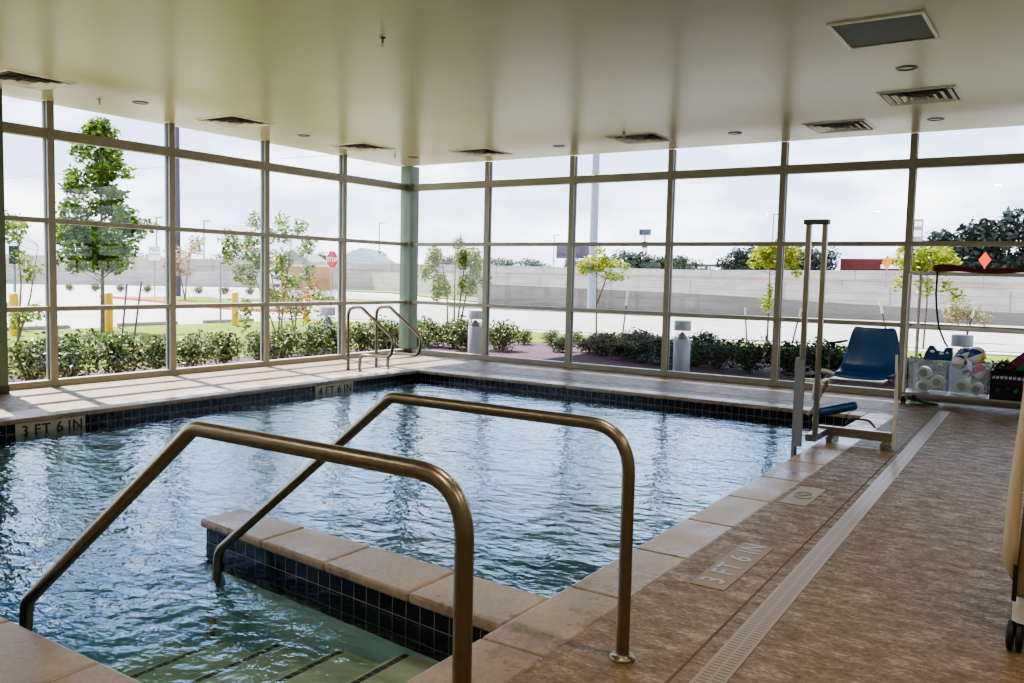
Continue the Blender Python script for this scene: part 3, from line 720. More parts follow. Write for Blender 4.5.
MB().box(-.03, -.012, -.075, -.064, .24, .40).build('strap_end', 'black', C)

# ------------------------------------------------------------------ outdoors: ground
Z = -.15
def flat(name, poly, z, mat, label, cat='ground'):
    b = MB(); b.add([(x, y, z) for x, y in poly], [tuple(range(len(poly)))])
    return tag(b.build(name, mat), label, cat, kind='structure')
g = MB(); g.box(-400, 300, 0.14, 400, -2, -.19); g.box(-400, -.14, -120, .14, -2, -.19)
tag(g.build('ground', 'lot'), 'pale sunlit concrete and open land outside', 'ground', kind='structure')
flat('parking_lot', [(-90, -60), (-12.25, -60), (-12.25, 8), (-17, 11), (-60, 40), (-90, 40)], -.18, 'lot', 'bright concrete parking lot beyond the left windows')
flat('lawn', [(-12.2, -40), (-2.7, -40), (-2.7, 1.2), (-3.2, 5.4), (-1, 6.0), (.6, 7.0), (4, 7.8), (14, 6.0), (40, 6.0), (40, 10), (12, 13), (4, 11), (-1, 9.9), (-6.2, 9.9), (-12, 9), (-12.2, 8)], -.15, 'lawn', 'strip of green lawn outside around the building')
flat('mulch_bed', [(-2.7, -40), (-.13, -40), (-.13, .14), (40, .14), (40, 6.5), (14, 6.2), (4, 8.0), (.6, 7.2), (-1, 6.2), (-3.2, 5.6), (-2.7, 1.2)], -.16, 'mulch', 'reddish bark mulch bed along the outside of the windows')
flat('service_road', [(-60, 34), (-22, 12), (-12, 10.6), (-1, 11.4), (12, 14.5), (60, 22), (60, 32), (4, 26.6), (-16, 23.8), (-40, 40)], -.17, 'road', 'pale concrete service road beyond the far windows', 'road')
for i, (x, y) in enumerate([(-9, 15), (-2.5, 17), (4.5, 18.5)]):
    o = flat('lane_line', [(x-1.6, y-.35), (x+1.6, y-.05), (x+1.6, y+.08), (x-1.6, y-.22)], -.165, 'orange_line', ['worn orange lane mark on the road, left', 'worn orange lane mark on the road, middle', 'worn orange lane mark on the road, right'][i], 'road mark')
flat('traffic_island', [(-36, 15.2), (-28.2, 13.7), (-21.3, 11.9), (-18.2, 11.6), (-17.4, 12.4), (-25, 16.6), (-34, 21)], -.13, 'lawn', 'grassy traffic island with red curb in the parking lot', 'traffic island')
b = MB(); pl = [(-36, 15.1), (-28.2, 13.5), (-21.3, 11.7), (-18.1, 11.4), (-17.2, 12.2)]
for (xa, ya), (xb, yb) in zip(pl, pl[1:]):
    d = Vector((xb-xa, yb-ya, 0)); nn = Vector((-d.y, d.x, 0)).normalized()*.08; b.obox(((xa+xb)/2, (ya+yb)/2, -.11), d/2, nn, (0, 0, .07))
tag(b.build('island_curb', 'red_curb'), 'red painted curb edging the grassy island', 'curb')
flat('far_verge', [(-70, 44), (-40, 44.5), (-18, 30), (-18, 33), (-40, 52), (-72, 50)], -.12, 'grassfar', 'thin strip of green verge below the highway wall')
flat('monument_bed', [(-31, 19), (-26, 19.6), (-23, 22), (-24, 28), (-31, 28)], -.12, 'lawn', 'planted grass bed around the tan monument sign')

def runwall(name, pts, zs0, zs1, th, mat, label, cat='wall', cap=None):
    b = MB(); n = len(pts); V = []
    for i, (x, y) in enumerate(pts):
        a = Vector(pts[max(0, i-1)]); c = Vector(pts[min(n-1, i+1)]); d = (c-a).normalized(); nn = Vector((-d.y, d.x))*th/2
        V += [(x+nn.x, y+nn.y, zs0), (x-nn.x, y-nn.y, zs0), (x-nn.x, y-nn.y, zs1[i]), (x+nn.x, y+nn.y, zs1[i])]
    b.add(V, [(4*i+k, 4*i+(k+1) % 4, 4*i+4+(k+1) % 4, 4*i+4+k) for i in range(n-1) for k in range(4)]+[(0, 1, 2, 3), (4*n-4, 4*n-1, 4*n-2, 4*n-3)])
    return tag(b.build(name, mat), label, cat)
runwall('sidewalk_curb', [(-17.2, 24.6), (4.4, 27.8), (40, 33)], -.19, [-.06]*3, 2.6, 'concrete2', 'pale sidewalk curb at the foot of the grey retaining wall', 'curb')
runwall('retaining_wall', [(-16.8, 26.4), (-5, 28.2), (4.4, 29.6), (12, 30.8), (40, 35)], -.2, [1.12, .93, .60, .45, .3], .3, 'retwall', 'grey concrete retaining wall along the far side of the road')
o = runwall('retaining_wall_post', [(-17.1, 26.3), (-16.7, 26.4)], -.2, [1.5, 1.5], .5, 'concrete2', 'pale concrete end pier of the grey retaining wall', 'wall')
runwall('highway_barrier', [(-75, 20), (-62, 44), (-47, 50), (-29.8, 41.5), (-9.4, 40), (1.5, 40.5), (14, 42), (60, 50)], -.2, [1.2, 1.3, 1.6, 1.72, 1.6, 1.45, 1.3, 1.0], .5, 'barrier', 'long pale concrete highway barrier, lower and nearer')
runwall('upper_highway_wall', [(-110, -30), (-88, 20), (-72, 48), (-46, 62), (-17, 60), (0, 60), (20, 64), (80, 80)], -.2, [2.3, 2.5, 2.7, 2.65, 2.5, 2.7, 2.9, 3.4], .6, 'farwall', 'tan upper highway wall running across the horizon')
runwall('upper_rail_cap', [(-110.3, -30), (-88.3, 20), (-72.2, 47.6), (-46, 61.6), (-17, 59.6), (0, 59.6), (20, 63.6), (80, 79.6)], 1.9, [2.32, 2.52, 2.72, 2.67, 2.52, 2.72, 2.92, 3.42], .3, 'barrier', 'pale top band of the upper highway wall', 'wall')

# ------------------------------------------------------------------ vegetation
def leaf_cloud(blobs, n, size, seed, flat_=.6):
    """blobs: (x,y,z,rx,ry,rz) ; returns MB of little leaf blades"""
    rnd = random.Random(seed); b = MB(); wt_ = [q[3]*q[4]*q[5] for q in blobs]
    V = []; Fa = []
    for i in range(n):
        q = rnd.choices(blobs, wt_)[0]
        d = Vector((rnd.gauss(0, 1), rnd.gauss(0, 1), rnd.gauss(0, 1))).normalized()*(rnd.random()**.45)
        c = Vector((q[0]+d.x*q[3], q[1]+d.y*q[4], q[2]+d.z*q[5]))
        u = Vector((rnd.gauss(0, 1), rnd.gauss(0, 1), rnd.gauss(0, flat_))).normalized()
        v = u.cross(Vector((rnd.gauss(0, 1), rnd.gauss(0, 1), rnd.gauss(0, 1)))).normalized()
        s_ = size*(.6+.8*rnd.random()); o = len(V)
        V += [c-u*s_, c+v*s_*.45, c+u*s_, c-v*s_*.45]; Fa.append((o, o+1, o+2, o+3))
    b.add(V, Fa); return b
def shrub_mesh(i, mat):
    rnd = random.Random(i); bl_ = [(rnd.uniform(-.2, .2), rnd.uniform(-.2, .2), .22+rnd.uniform(-.05, .16), .26, .26, .2) for _ in range(5)]+[(0, 0, .22, .36, .36, .24)]
    return leaf_cloud(bl_, 1500, .033, i)
protoS = []
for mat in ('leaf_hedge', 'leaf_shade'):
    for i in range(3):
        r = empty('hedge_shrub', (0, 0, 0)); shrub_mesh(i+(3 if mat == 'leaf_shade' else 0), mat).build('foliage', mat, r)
        sm_ = MB()
        for k in range(5):
            a = k*1.3; sm_.tube([(0, 0, -.02), (.1*math.cos(a), .1*math.sin(a), .2), (.2*math.cos(a), .2*math.sin(a), .36)], [.012, .009, .004], 6)
        sm_.build('stem', 'bark', r); protoS.append(r)
used = set()
ORD = ['first', 'second', 'third', 'fourth', 'fifth', 'sixth', 'seventh', 'eighth', 'ninth', 'tenth', 'eleventh', 'twelfth', 'thirteenth', 'fourteenth', 'fifteenth', 'sixteenth']
def shrub(x, y, kind, s, label, group):
    i = (0 if kind == 'sun' else 3)+random.randrange(3); o = protoS[i]
    if i in used: o = copy_tree(o)
    used.add(i); o.location = (x, y, -.16); o.rotation_euler.z = random.random()*6.28; o.scale = (s*1.15, s*1.15, s*(1.42 if kind == 'sun' else 1.12))
    tag(o, label, 'shrub', group)
k = 0; y = .6
while y > -9.6:
    if not (-7.5 < y < -6.9):
        shrub(-1.75+random.uniform(-.15, .15), y, 'sun', random.uniform(.92, 1.12), f'leafy green hedge shrub outside the left windows, {ORD[k]} from the corner column', 'hedge shrubs outside the left windows'); k += 1
    y -= random.uniform(.66, .78)
k = 0
for x, y in [(-2.6, 3.1), (-1.9, 3.0), (-1.2, 3.1), (-.6, 3.0), (.05, 3.4), (-1.6, 1.3), (-.9, 1.4), (-2.3, 1.9)]:
    shrub(x, y, 'sun', random.uniform(.95, 1.1), f'sunlit shrub behind the corner column, {ORD[k]} in that clump', 'sunlit shrubs beyond the corner column'); k += 1
k = 0
for i in range(9):
    shrub(-2.3+i*.55, 4.5+i*.3+.1*math.sin(i*2), 'sun', .58, f'small bright shrub at the far edge of the mulch, {ORD[k]} from the left', 'small shrubs at the far edge of the mulch bed'); k += 1
k = 0
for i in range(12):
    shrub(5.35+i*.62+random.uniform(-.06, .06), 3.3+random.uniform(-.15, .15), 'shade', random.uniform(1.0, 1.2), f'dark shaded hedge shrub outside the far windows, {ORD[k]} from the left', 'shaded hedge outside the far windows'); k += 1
k = 0
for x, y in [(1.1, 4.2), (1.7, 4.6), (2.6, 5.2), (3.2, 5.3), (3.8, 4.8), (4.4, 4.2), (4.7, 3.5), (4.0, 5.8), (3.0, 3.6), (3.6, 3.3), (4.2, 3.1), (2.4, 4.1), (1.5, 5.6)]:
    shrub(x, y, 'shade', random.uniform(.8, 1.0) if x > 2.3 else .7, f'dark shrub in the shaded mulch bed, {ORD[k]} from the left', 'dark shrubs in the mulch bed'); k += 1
k = 0
for i in range(11):
    shrub(-48+i*1.5, 20+i*1.0, 'sun', .8, f'low shrub in the row across the parking lot, {ORD[k]} from the left', 'low shrubs across the parking lot'); k += 1

def tree(name, base, trunks, blobs, n, size, leafm, label, cat='tree', seed=1, group=None, br=True, tr=.05):
    r = empty(name, base, label, cat, group); rnd = random.Random(seed)
    tb = MB()
    for tk in trunks:
        m_ = len(tk); tb.tube(tk, [tr*(1-.75*i/(m_-1)) for i in range(m_)], 8)
    if br:
        for q in blobs:
            tk = rnd.choice(trunks); zt = max(.4, min(tk[-1][2], q[2]-.35*abs(q[0]+q[1])-.15)); p0 = Vector(tk[0])
            for a_, b_ in zip(tk, tk[1:]):
                if a_[2] <= zt <= b_[2]: p0 = Vector(a_).lerp(Vector(b_), (zt-a_[2])/max(1e-4, b_[2]-a_[2]))
            p1 = Vector(q[:3]); tb.tube([p0, (p0+p1)/2+Vector((0, 0, -.04)), p1], [tr*.25, tr*.18, tr*.1], 5)
    tb.build('trunk', 'bark', r)
    leaf_cloud(blobs, n, size, seed).build('foliage', leafm, r); return r
# big young oak outside left windows
rnd = random.Random(5); B_ = []
for i in range(75):
    t_ = rnd.random(); t_ = t_**1.25; z = 1.75+3.75*t_; R_ = (1.45*(1-t_)**.8+.1)*(0.75 if t_ < .1 else 1)
    a = rnd.random()*6.28; d = rnd.random()**.6*R_
    B_.append((d*math.cos(a), d*math.sin(a), z, .30, .30, .24))
B_ += [(0, .9, 2.7, .5, .35, .3), (0, 1.35, 2.9, .35, .3, .2), (0, .2, 2.3, .6, .6, .4), (0, -.3, 2.6, .6, .5, .4)]
tree('oak_tree', (-10.5, -.15, -.15), [[(0, 0, 0), (0, .02, 1.6), (.02, 0, 3.5), (0, .0, 5.5)]], B_, 9500, .08, 'leaf_oak', 'tall conical green tree on the lawn behind the second yellow bollard', seed=5, tr=.06)
# left edge sapling
B_ = [(random.uniform(-.3, .3), random.uniform(-.6, .5), random.uniform(.4, 2.9), .25, .28, .2) for _ in range(16)]
tree('young_tree', (-9.0, -3.1, -.15), [[(0, 0, 0), (0, .1, 1.3), (0, 0, 2.9)], [(0, 0, 0), (0, .3, 1.0), (0, .5, 2.2)]], B_, 900, .065, 'leaf_light', 'thin airy sapling at the left edge beside the column', seed=8, tr=.03)
# crape myrtle group outside left windows
B_ = [(random.uniform(-.3, .3), random.uniform(-1.4, .9), random.uniform(1.4, 2.9), .17, .22, .24) for _ in range(24)]+[(0, -1.0, .9, .2, .22, .3), (0, -.95, .5, .15, .15, .25), (0, -.3, 1.2, .2, .25, .3)]
tree('crape_myrtle', (-4.0, .2, -.15), [[(0, 0, 0), (0, .0, .9), (0, -.25, 1.7), (0, -.8, 2.9)], [(0, .02, 0), (0, .15, 1.2), (0, .4, 2.6)], [(.05, 0, 0), (0, -.3, .8), (0, -.7, 1.6)]], B_, 3000, .055, 'leaf_light', 'airy multi-stem crape myrtle outside the third left window bay', seed=11, tr=.022)
B_ = [(random.uniform(-.3, .3), random.uniform(-.7, .7), random.uniform(.5, 1.6), .22, .25, .25) for _ in range(12)]
tree('young_tree', (-7.0, 3.4, -.15), [[(0, 0, 0), (0, .1, 1.0), (0, .3, 2.0)], [(0, 0, 0), (0, -.3, 1.2)]], B_, 600, .055, 'leaf_rust', 'rusty green sapling standing in front of the tan monument sign', seed=12, tr=.025)
B_ = [(random.uniform(-.6, .6), random.uniform(-1.2, 1.2), random.uniform(.2, .8), .4, .4, .3) for _ in range(8)]
tree('ornamental_grass', (-13.5, 9.3, -.15), [[(0, 0, 0), (0, .1, .5)]], B_, 1100, .08, 'leaf_light', 'low green planting at the right foot of the monument sign', 'plant', seed=13, tr=.02)
# pale myrtle on island
B_ = [(random.uniform(-.6, .6), random.uniform(-1.1, 1.1), random.uniform(1.5, 3.3), .5, .5, .4) for _ in range(12)]
tree('flowering_tree', (-30, 16.4, -.15), [[(0, 0, 0), (0, .1, 1.2), (0, .4, 2.8)], [(0, 0, 0), (0, -.5, 2.3)]], B_, 700, .13, 'leaf_pale', 'small pale pink flowering tree on the grassy island beside the dark pole', seed=14, tr=.05)
# trees beyond the far windows
B_ = [(random.uniform(-1.1, 1.3), random.uniform(-.3, .3), random.uniform(.9, 2.5), .25, .22, .27) for _ in range(24)]+[(-.9, 0, 2.4, .25, .2, .3), (.1, 0, 2.75, .2, .2, .25)]
tree('crape_myrtle', (-5.3, 8.5, -.15), [[(-.25, 0, 0), (-.3, 0, 1.0), (-.6, 0, 2.5)], [(0, 0, 0), (.0, 0, 1.3), (.0, 0, 2.7)], [(.2, 0, 0), (.45, 0, 1.1), (1.1, 0, 2.0)], [(.1, 0, 0), (.3, 0, 1.5), (.4, 0, 2.4)]], B_, 4600, .06, 'leaf_light', 'broad multi-stem tree right of the corner column, behind the bollard light', seed=21, tr=.035)
B_ = [(random.uniform(-.6, .75), random.uniform(-.3, .3), random.uniform(1.75, 2.55), .22, .22, .14) for _ in range(20)]
tree('young_tree', (-.47, 9.0, -.15), [[(0, 0, 0), (-.02, 0, 1.3), (-.05, 0, 2.4)], [(0, 0, 1.0), (.25, 0, 1.7), (.5, 0, 2.2)]], B_, 1300, .06, 'leaf_lime', 'staked sapling with a flat lime crown in front of the tall grey pole', seed=22, tr=.03)
B_ = [(random.uniform(-.6, .7), random.uniform(-.3, .3), random.uniform(2.2, 2.75), .26, .22, .15) for _ in range(18)]+[(-.05, 0, 1.15, .2, .2, .28), (0, 0, 1.5, .12, .12, .2), (.7, 0, 2.05, .15, .15, .16)]
tree('young_tree', (4.08, 10.5, -.15), [[(0, 0, 0), (.0, 0, 1.3), (-.03, 0, 2.5)]], B_, 1500, .065, 'leaf_lime', 'staked sapling with yellow green crown and a lower leaf clump, left of the pool lift', seed=23, tr=.03)
B_ = [(random.uniform(-.7, .6), random.uniform(-.3, .3), random.uniform(2.1, 2.75), .28, .24, .17) for _ in range(20)]+[(0, 0, 1.7, .3, .2, .3), (.75, 0, 1.5, .2, .2, .25), (.45, 0, 1.75, .2, .2, .25), (-.75, 0, 1.8, .2, .2, .25)]
tree('young_tree', (7.72, 12.7, -.15), [[(0, 0, 0), (.03, 0, 1.3), (-.03, 0, 2.5)]], B_, 1700, .07, 'leaf_lime', 'yellow green sapling behind the storage rack', seed=24, tr=.03)
for x, l in ((8.6, 'dry pale bush right of the sapling behind the rack'), (10.9, 'dry pale bush at the far right against the grey wall')):
    tree('dry_bush', (x-.3, 17.5, -.15), [[(0, 0, 0), (0, 0, 1)]], [(random.uniform(-.5, .5), 0, random.uniform(.7, 1.1), .35, .3, .35) for _ in range(6)], 700, .06, 'leaf_dry', l, 'bush', seed=int(x*10), tr=.02)
def stake(p0, p1, label, white=True):
    r = empty('tree_stake', p0, label, 'stake'); d = Vector(p1)-Vector(p0)
    MB().tube([(0, 0, 0), d], .022, 8).build('rod', 'stake', r)
    if white: MB().tube([d*.72, d*1.02], .03, 8).build('white_sleeve', 'white_pvc', r)
stake((.37, 9, -.15), (.50, 9, 1.22), 'tree stake with white tip right of the flat lime sapling')
stake((3.51, 10.5, -.15), (3.42, 10.5, .85), 'thin tree stake left of the sapling beside the lift')
stake((4.75, 10.5, -.15), (4.95, 10.5, .87), 'thin tree stake right of the sapling beside the lift')
stake((6.85, 12.7, -.15), (6.54, 12.7, 1.16), 'tree stake left of the sapling behind the rack')
stake((8.7, 12.7, -.15), (8.92, 12.7, 1.11), 'tree stake right of the sapling behind the rack')
stake((-7, -1.8, -.15), (-7, -1.65, 1.21), 'dark tree stake right of the tall oak, left of two', False)
stake((-7, -1.5, -.15), (-7, -1.28, 1.28), 'dark tree stake right of the tall oak, right of two', False)

# ------------------------------------------------------------------ street furniture
for i, (y, zt) in enumerate([(-2.28, .92), (.22, .88), (4.41, .87), (7.36, .89)]):
    o = MB().lathe([(.105, 0), (.105, 1.0), (.095, 1.04), (.06, 1.065), (.01, 1.075)], seg=24).build('yellow_bollard', 'yellow')
    o.location = (-10.8, y, -.16); tag(o, f'yellow safety bollard beside the parking lot, {ORD[i]} from the left', 'bollard', 'yellow bollards')
def wheelstop(x0, y0, x1, y1, label):
    b = MB(); d = Vector((x1-x0, y1-y0, 0)); nn = Vector((-d.y, d.x, 0)).normalized()*.09
    b.obox(((x0+x1)/2, (y0+y1)/2, -.12), d/2, nn, (0, 0, .055)); tag(b.build('wheel_stop', 'concrete', bevel=.03), label, 'wheel stop', 'concrete wheel stops')
wheelstop(-12.6, -2.3, -12.6, .1, 'concrete wheel stop left of the tall oak'); wheelstop(-12.6, 1.6, -12.6, 3.6, 'concrete wheel stop in the middle bay'); wheelstop(-12.6, 4.6, -12.6, 6.6, 'concrete wheel stop behind the third yellow bollard')
def post_sign(x, y, h, ph, w_, mat, label, pm='grey_pole', face=None, nm='sign_post'):
    r = empty(nm, (x, y, -.16), label, 'sign'); MB().tube([(0, 0, 0), (0, 0, h)], .035, 10).build('post', pm, r)
    fx = Vector((11.26-x, -13.2-y, 0)).normalized(); sx_ = Vector((-fx.y, fx.x, 0))
    MB().obox(Vector((0, 0, h-ph/2))+fx*.05, sx_*w_/2, fx*.008, (0, 0, ph/2)).build('panel', mat, r); return r, fx, sx_
post_sign(-13, -1.15, 2.27, .5, .26, 'fixture_dark', 'small grey sign on a post at the left edge behind the sapling')
r, fx, sx_ = post_sign(-13, 9.33, 2.25, .62, .2, 'fixture', 'narrow grey sign on a post in front of the monument sign')
post_sign(-12.2, 4.95, 2.0, .0, .2, 'fixture', 'bare thin grey post behind the third bollard', nm='metal_post')
r, fx, sx_ = post_sign(-35, 17.9, 3.05, .85, .66, 'white', 'white rectangular parking sign with red lettering right of the oak')
text_mesh('lettering', 'NO', .34, 'red', axes(Vector((0, 0, 2.85))+fx*.065, sx_, (0, 0, 1)), r, align='CENTER'); text_mesh('lettering', 'PARKING', .15, 'red', axes(Vector((0, 0, 2.55))+fx*.065, sx_, (0, 0, 1)), r, align='CENTER')
# stop sign
ss = empty('stop_sign', (-20, 17.62, -.16), 'red octagonal stop sign on a thin post', 'sign'); MB().tube([(0, 0, 0), (0, 0, 2.8)], .03, 10).build('post', 'grey_pole', ss)
fx = Vector((1, .12, 0)).normalized(); sx_ = Vector((-fx.y, fx.x, 0))
def octo(r, off):
    b = MB(); V = [Vector((0, 0, 2.36))+fx*off+sx_*r*math.cos(PI/8+k*PI/4)+Vector((0, 0, r*math.sin(PI/8+k*PI/4))) for k in range(8)]
    V2 = [v+fx*.01 for v in V]; b.add(V+V2, [tuple(range(8))[::-1], tuple(range(8, 16))]+[(i, (i+1) % 8, 8+(i+1) % 8, 8+i) for i in range(8)]); return b
octo(.47, .04).build('white_border', 'white', ss); octo(.445, .052).build('red_face', 'red', ss)
text_mesh('lettering', 'STOP', .3, 'white', axes(Vector((0, 0, 2.36))+fx*.067, sx_, (0, 0, 1)), ss, align='CENTER')
# monument sign
ms = empty('monument_sign', (-28, 23.45, -.16), 'tan stone monument sign with brown letters near the stop sign', 'sign'); fx = Vector((1, -.2, 0)).normalized(); sx_ = Vector((-fx.y, fx.x, 0))
MB().obox((0, 0, 1.3), sx_*1.85, fx*.2, (0, 0, .82)).build('sign_panel', 'tanstone', ms, bevel=.15)
MB().obox((0, 0, .42), sx_*1.95, fx*.25, (0, 0, .17)).build('lower_band', 'white', ms)
MB().obox((0, 0, .12), sx_*1.85, fx*.24, (0, 0, .13)).build('base_course', 'tanstone', ms)
text_mesh('lettering', 'Alta  North', .5, 'letter_brown', axes(Vector((.0, 0, 1.15))+fx*.21, sx_, (0, 0, 1)), ms, align='CENTER')
text_mesh('lettering', 'Shops  Leasing', .24, 'fixture_dark', axes(Vector((.0, 0, .42))+fx*.26, sx_, (0, 0, 1)), ms, align='CENTER')
# blue striped vertical banner
bp_ = empty('striped_pylon', (-28, 20.95, -.16), 'narrow white pylon with dark blue stripes left of the monument sign', 'sign')
MB().obox((0, 0, 1.35), sx_*.38, fx*.06, (0, 0, 1.35)).build('pylon_panel', 'white', bp_)
for z in (.45, .9, 1.35, 1.8, 2.2, 2.5): MB().obox(Vector((.0, 0, z))+fx*.065+sx_*.08, sx_*.26, fx*.01, (0, 0, .09)).build('stripe', 'blue_stripe', bp_)
# poles
o = MB().tube([(0, 0, 0), (0, 0, 10.7)], [.17, .13], 12).build('utility_pole', 'dark_pole'); o.location = (-36.4, 20.5, -.16); tag(o, 'tall dark brown pole behind the second left mullion', 'pole')
o = MB().tube([(0, 0, 0), (0, 0, 12)], [.23, .16], 16).build('street_light_pole', 'grey_pole'); o.location = (-9.38, 25.3, -.16); tag(o, 'thick tall pale grey pole beyond the far windows', 'pole')
def bollard_light(x, y, label, sh=False):
    r = empty('bollard_light', (x, y, -.16), label, 'bollard light', 'cylindrical bollard lights')
    MB().lathe([(.16, 0), (.16, .62), (.15, .63)], seg=28).build('body', 'fixture', r)
    MB().lathe([(.11, .63), (.06, .72), (.02, .77)], seg=20).build('reflector_cone', 'fixture_dark', r)
    MB().lathe([(.15, .625), (.15, .83)], seg=28).build('clear_lens', 'lens', r)
    MB().lathe([(.16, .8), (.16, .97), (.15, .985)], seg=28).build('cap', 'fixture', r)
bollard_light(.17, 2.1, 'pale cylindrical bollard light right of the corner column'); bollard_light(4.97, 2.2, 'grey cylindrical bollard light in the shade outside the middle of the far windows')
bollard_light(9.72, 2.2, 'grey cylindrical bollard light seen behind the balls on the rack'); bollard_light(-2.6, .36, 'white cylindrical bollard light behind the left hedge next to the grab rails')

# ------------------------------------------------------------------ distant things
def dist_tree(x, y, h, wdt, mat, label, seed):
    rr = random.Random(seed); bl_ = [(rr.uniform(-.75, .75)*wdt/2, rr.uniform(-.4, .4)*wdt/2, h*rr.uniform(.35, .85), wdt*.22, wdt*.22, h*.17) for _ in range(14)]+[(0, 0, h*.55, wdt*.4, wdt*.35, h*.35)]
    r = empty('distant_tree', (x, y, -.2), label, 'tree', 'distant trees beyond the highway')
    MB().tube([(0, 0, 0), (0, 0, h*.6)], h*.03, 6).build('trunk', 'bark', r)
    leaf_cloud(bl_, 2600, h*.042, seed).build('foliage', mat, r)
T_ = []
for i, (x, h) in enumerate([(-78, 6.0), (-74, 6.6), (-70, 7.2), (-66, 7.8), (-62, 7.6), (-58, 7.4), (-54, 6.2)]): T_.append((x, 150, h, 9, 'leaf_dist', f'distant tree in the left treeline behind the tower, {ORD[i]} from the left'))
for i, (x, h) in enumerate([(-44, 8.2), (-40.5, 9.0), (-37, 9.2), (-33, 9.2), (-29.5, 8.4)]): T_.append((x, 148, h, 8, 'leaf_distdark', f'tall distant tree left of the brick building, {ORD[i]} from the left'))
T_ += [(-6.0, 110, 8.6, 6, 'leaf_distdark', 'dark distant tree just right of the lime sapling'), (-3.5, 112, 9.2, 7, 'leaf_distdark', 'rounded dark distant tree behind the rack, left of the largest'),
       (1.7, 108, 11.4, 7.5, 'leaf_distdark', 'largest dark distant tree at the far right'), (7.5, 108, 10.6, 8, 'leaf_distdark', 'dark distant tree cut by the right picture edge')]
for i, (x, y, h, w_) in enumerate([(-120, 90, 5, 14), (-128, 76, 5, 14), (-112, 62, 4.4, 8), (-104, 84, 6, 8), (-112, 120, 6.5, 11), (-106, 140, 6.5, 11), (-84, 140, 5.6, 10), (-98, 132, 6.5, 12), (-90, 135, 6, 10), (-118, 40, 4.6, 12), (-104, 98, 5.4, 7), (-120, 20, 5.2, 14), (-122, 0, 5, 12)]):
    T_.append((x, y, h, w_, 'leaf_dist', f'small hazy tree on the left horizon, {ORD[i]} of that scattered row'))
for i, a_ in enumerate(T_): dist_tree(*a_, seed=50+i)

ml = empty('brick_shopping_building', (-8, 150, -.2), 'long low red brick shop building on the right horizon', 'building')
MB().box(-17.5, 30, 0, 10, 0, 6.3).build('brick_wall', 'brick', ml)
MB().box(-17.5, 30, -.6, 0, 0, 3.9).build('shopfront', 'mallfront', ml)
for x in range(-16, 28, 4): MB().box(x, x+.4, -.8, -.6, 0, 4.2).build('pier', 'brick', ml)
MB().box(-10.6, -5.5, -.15, 0, 4.6, 5.3).build('sign_board', 'white', ml)
mg = empty('highway_canopy', (-48, 150, -.2), 'low dark canopy roof on the horizon', 'canopy')
MB().box(-9, 9, 0, 8, 4.6, 5.0).build('roof', 'frame_dark', mg)
for x in (-8, -3, 3, 8): MB().box(x-.25, x+.25, .2, .7, 0, 4.6).build('post', 'concrete2', mg)
hs = empty('roofed_house', (-93, 98, -.2), 'white building with blue grey hip roof left of the corner column', 'building', rz=math.radians(28))
MB().box(-3.5, 3.5, -6, 6, 0, 3.6).build('walls', 'white', hs)
MB().add([(-4, -6.5, 3.6), (4, -6.5, 3.6), (4, 6.5, 3.6), (-4, 6.5, 3.6), (0, -4, 6.0), (0, 4, 6.0)], [(0, 1, 4), (1, 2, 5, 4), (2, 3, 5), (3, 0, 4, 5), (0, 3, 2, 1)]).build('hip_roof', 'roof_blue', hs)
MB().box(3.5, 3.55, 1.5, 4.2, .6, 3.2).build('window', 'blue_stripe', hs)
h2 = empty('gabled_house', (-96, 86, -.2), 'small pale gabled house beside the blue roofed building', 'building', rz=math.radians(28))
MB().box(-3, 3, -4.5, 4.5, 0, 3.2).build('walls', 'white', h2)
MB().add([(-3.3, -4.8, 3.2), (3.3, -4.8, 3.2), (3.3, 4.8, 3.2), (-3.3, 4.8, 3.2), (0, -4.8, 5.2), (0, 4.8, 5.2)], [(0, 1, 4), (1, 2, 5, 4), (2, 3, 5), (3, 0, 4, 5), (0, 3, 2, 1)]).build('gable_roof', 'concrete', h2)
bb = empty('billboard', (-81, 150, -.2), 'dark billboard seen from behind beside the far mullion', 'billboard')
MB().box(-4.2, 4.2, -.3, .3, 5.9, 9.4).build('panel', 'billboard', bb); MB().tube([(-1.5, 0, 0), (-1.5, 0, 6)], .5, 10).build('pole', 'grey_pole', bb)
tw = empty('light_tower', (-64.3, 150, -.2), 'thin tower with lamp cluster on the horizon', 'tower')
MB().tube([(-.5, 0, 0), (-.3, 0, 9.5)], .12, 6).tube([(.5, 0, 0), (.3, 0, 9.5)], .12, 6).build('mast', 'grey_pole', tw)
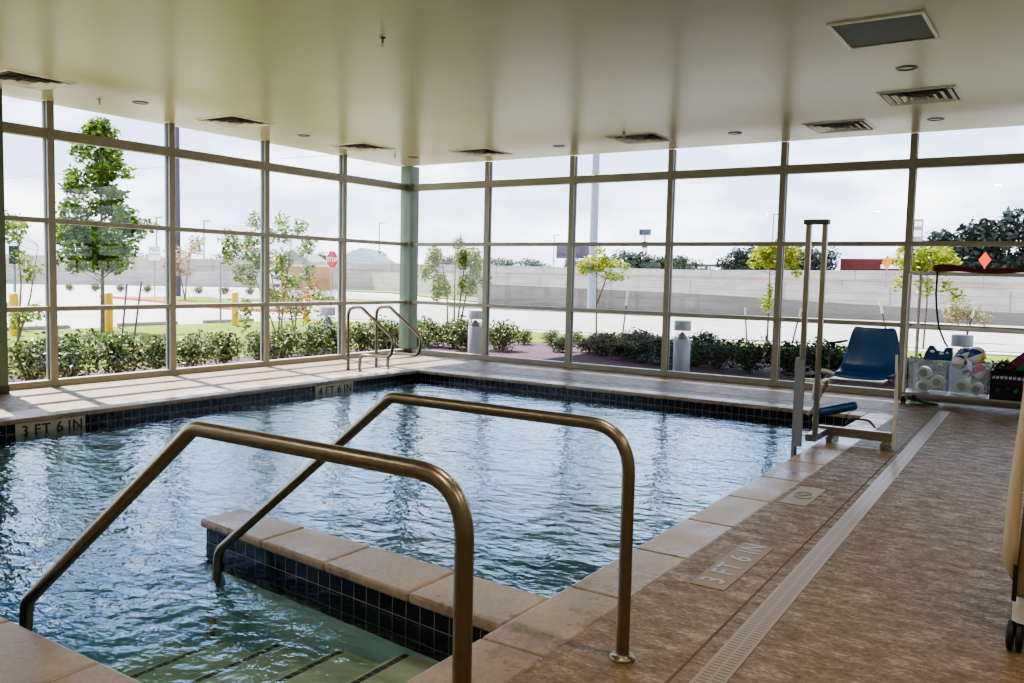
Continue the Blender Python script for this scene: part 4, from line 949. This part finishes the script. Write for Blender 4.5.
MB().box(-1.2, 1.2, -.3, .3, 10.8, 12.0).box(-.5, .5, -.3, .3, 8.2, 9.5).box(-.1, .1, -.1, .1, 9.5, 10.8).build('lamp_cluster', 'fixture_dark', tw)
ps = empty('pylon_sign', (-2.55, 80, -.2), 'tall narrow grey pylon sign beside the right mullion', 'sign'); MB().box(-.45, .45, -.1, .1, 5.4, 8.3).build('panel', 'fixture', ps); MB().box(-.12, .12, -.1, .1, 0, 5.4).build('pole', 'grey_pole', ps)
MB().box(-.35, .35, -.12, -.1, 7.6, 8.1).box(-.35, .35, -.12, -.1, 6.6, 7.2).build('sign_face', 'white', ps)
def diamond(x, y, zc, s_, mat, label):
    r = empty('warning_sign', (x, y, -.2), label, 'sign'); MB().box(-.05, .05, .02, .1, 0, zc).build('post', 'grey_pole', r)
    b = MB(); b.add([(0, 0, zc-s_+.2), (s_*.7, 0, zc+.2), (0, 0, zc+s_+.2), (-s_*.7, 0, zc+.2)], [(0, 1, 2, 3)]); o = b.build('diamond_panel', mat, r)
    m_ = o.modifiers.new('s', 'SOLIDIFY'); m_.thickness = .03
diamond(-1.35, 58, 3.3, .55, 'amber', 'amber diamond road sign in front of the brick building'); diamond(5.27, 58, 3.55, .6, 'orange', 'orange red diamond road sign above the maroon mat')
for i, (x, y, h, l) in enumerate([(-38, 150, 14.5, 'thin highway lamp post left of the lift mast'), (-86, 150, 11, 'thin distant lamp post near the billboard'), (-110, 120, 12, 'thin distant lamp post right of the corner column'), (-100, 62, 9, 'thin distant lamp post left of the stop sign'), (-100, 70, 9, 'thin distant lamp post above the stop sign')]):
    r = empty('lamp_post', (x, y, -.2), l, 'lamp post'); MB().tube([(0, 0, 0), (0, 0, h)], .12, 6).build('pole', 'grey_pole', r); MB().box(-.1, 1.4, -.1, .1, h-.1, h+.1).build('lamp_arm', 'grey_pole', r)
b = MB(); b.tube([(-90+i*8, 34, 10.8-.5*math.sin(i/24*PI)) for i in range(25)], .02, 5); tag(b.build('power_line', 'black'), 'thin power line crossing the sky beyond the far windows', 'cable')
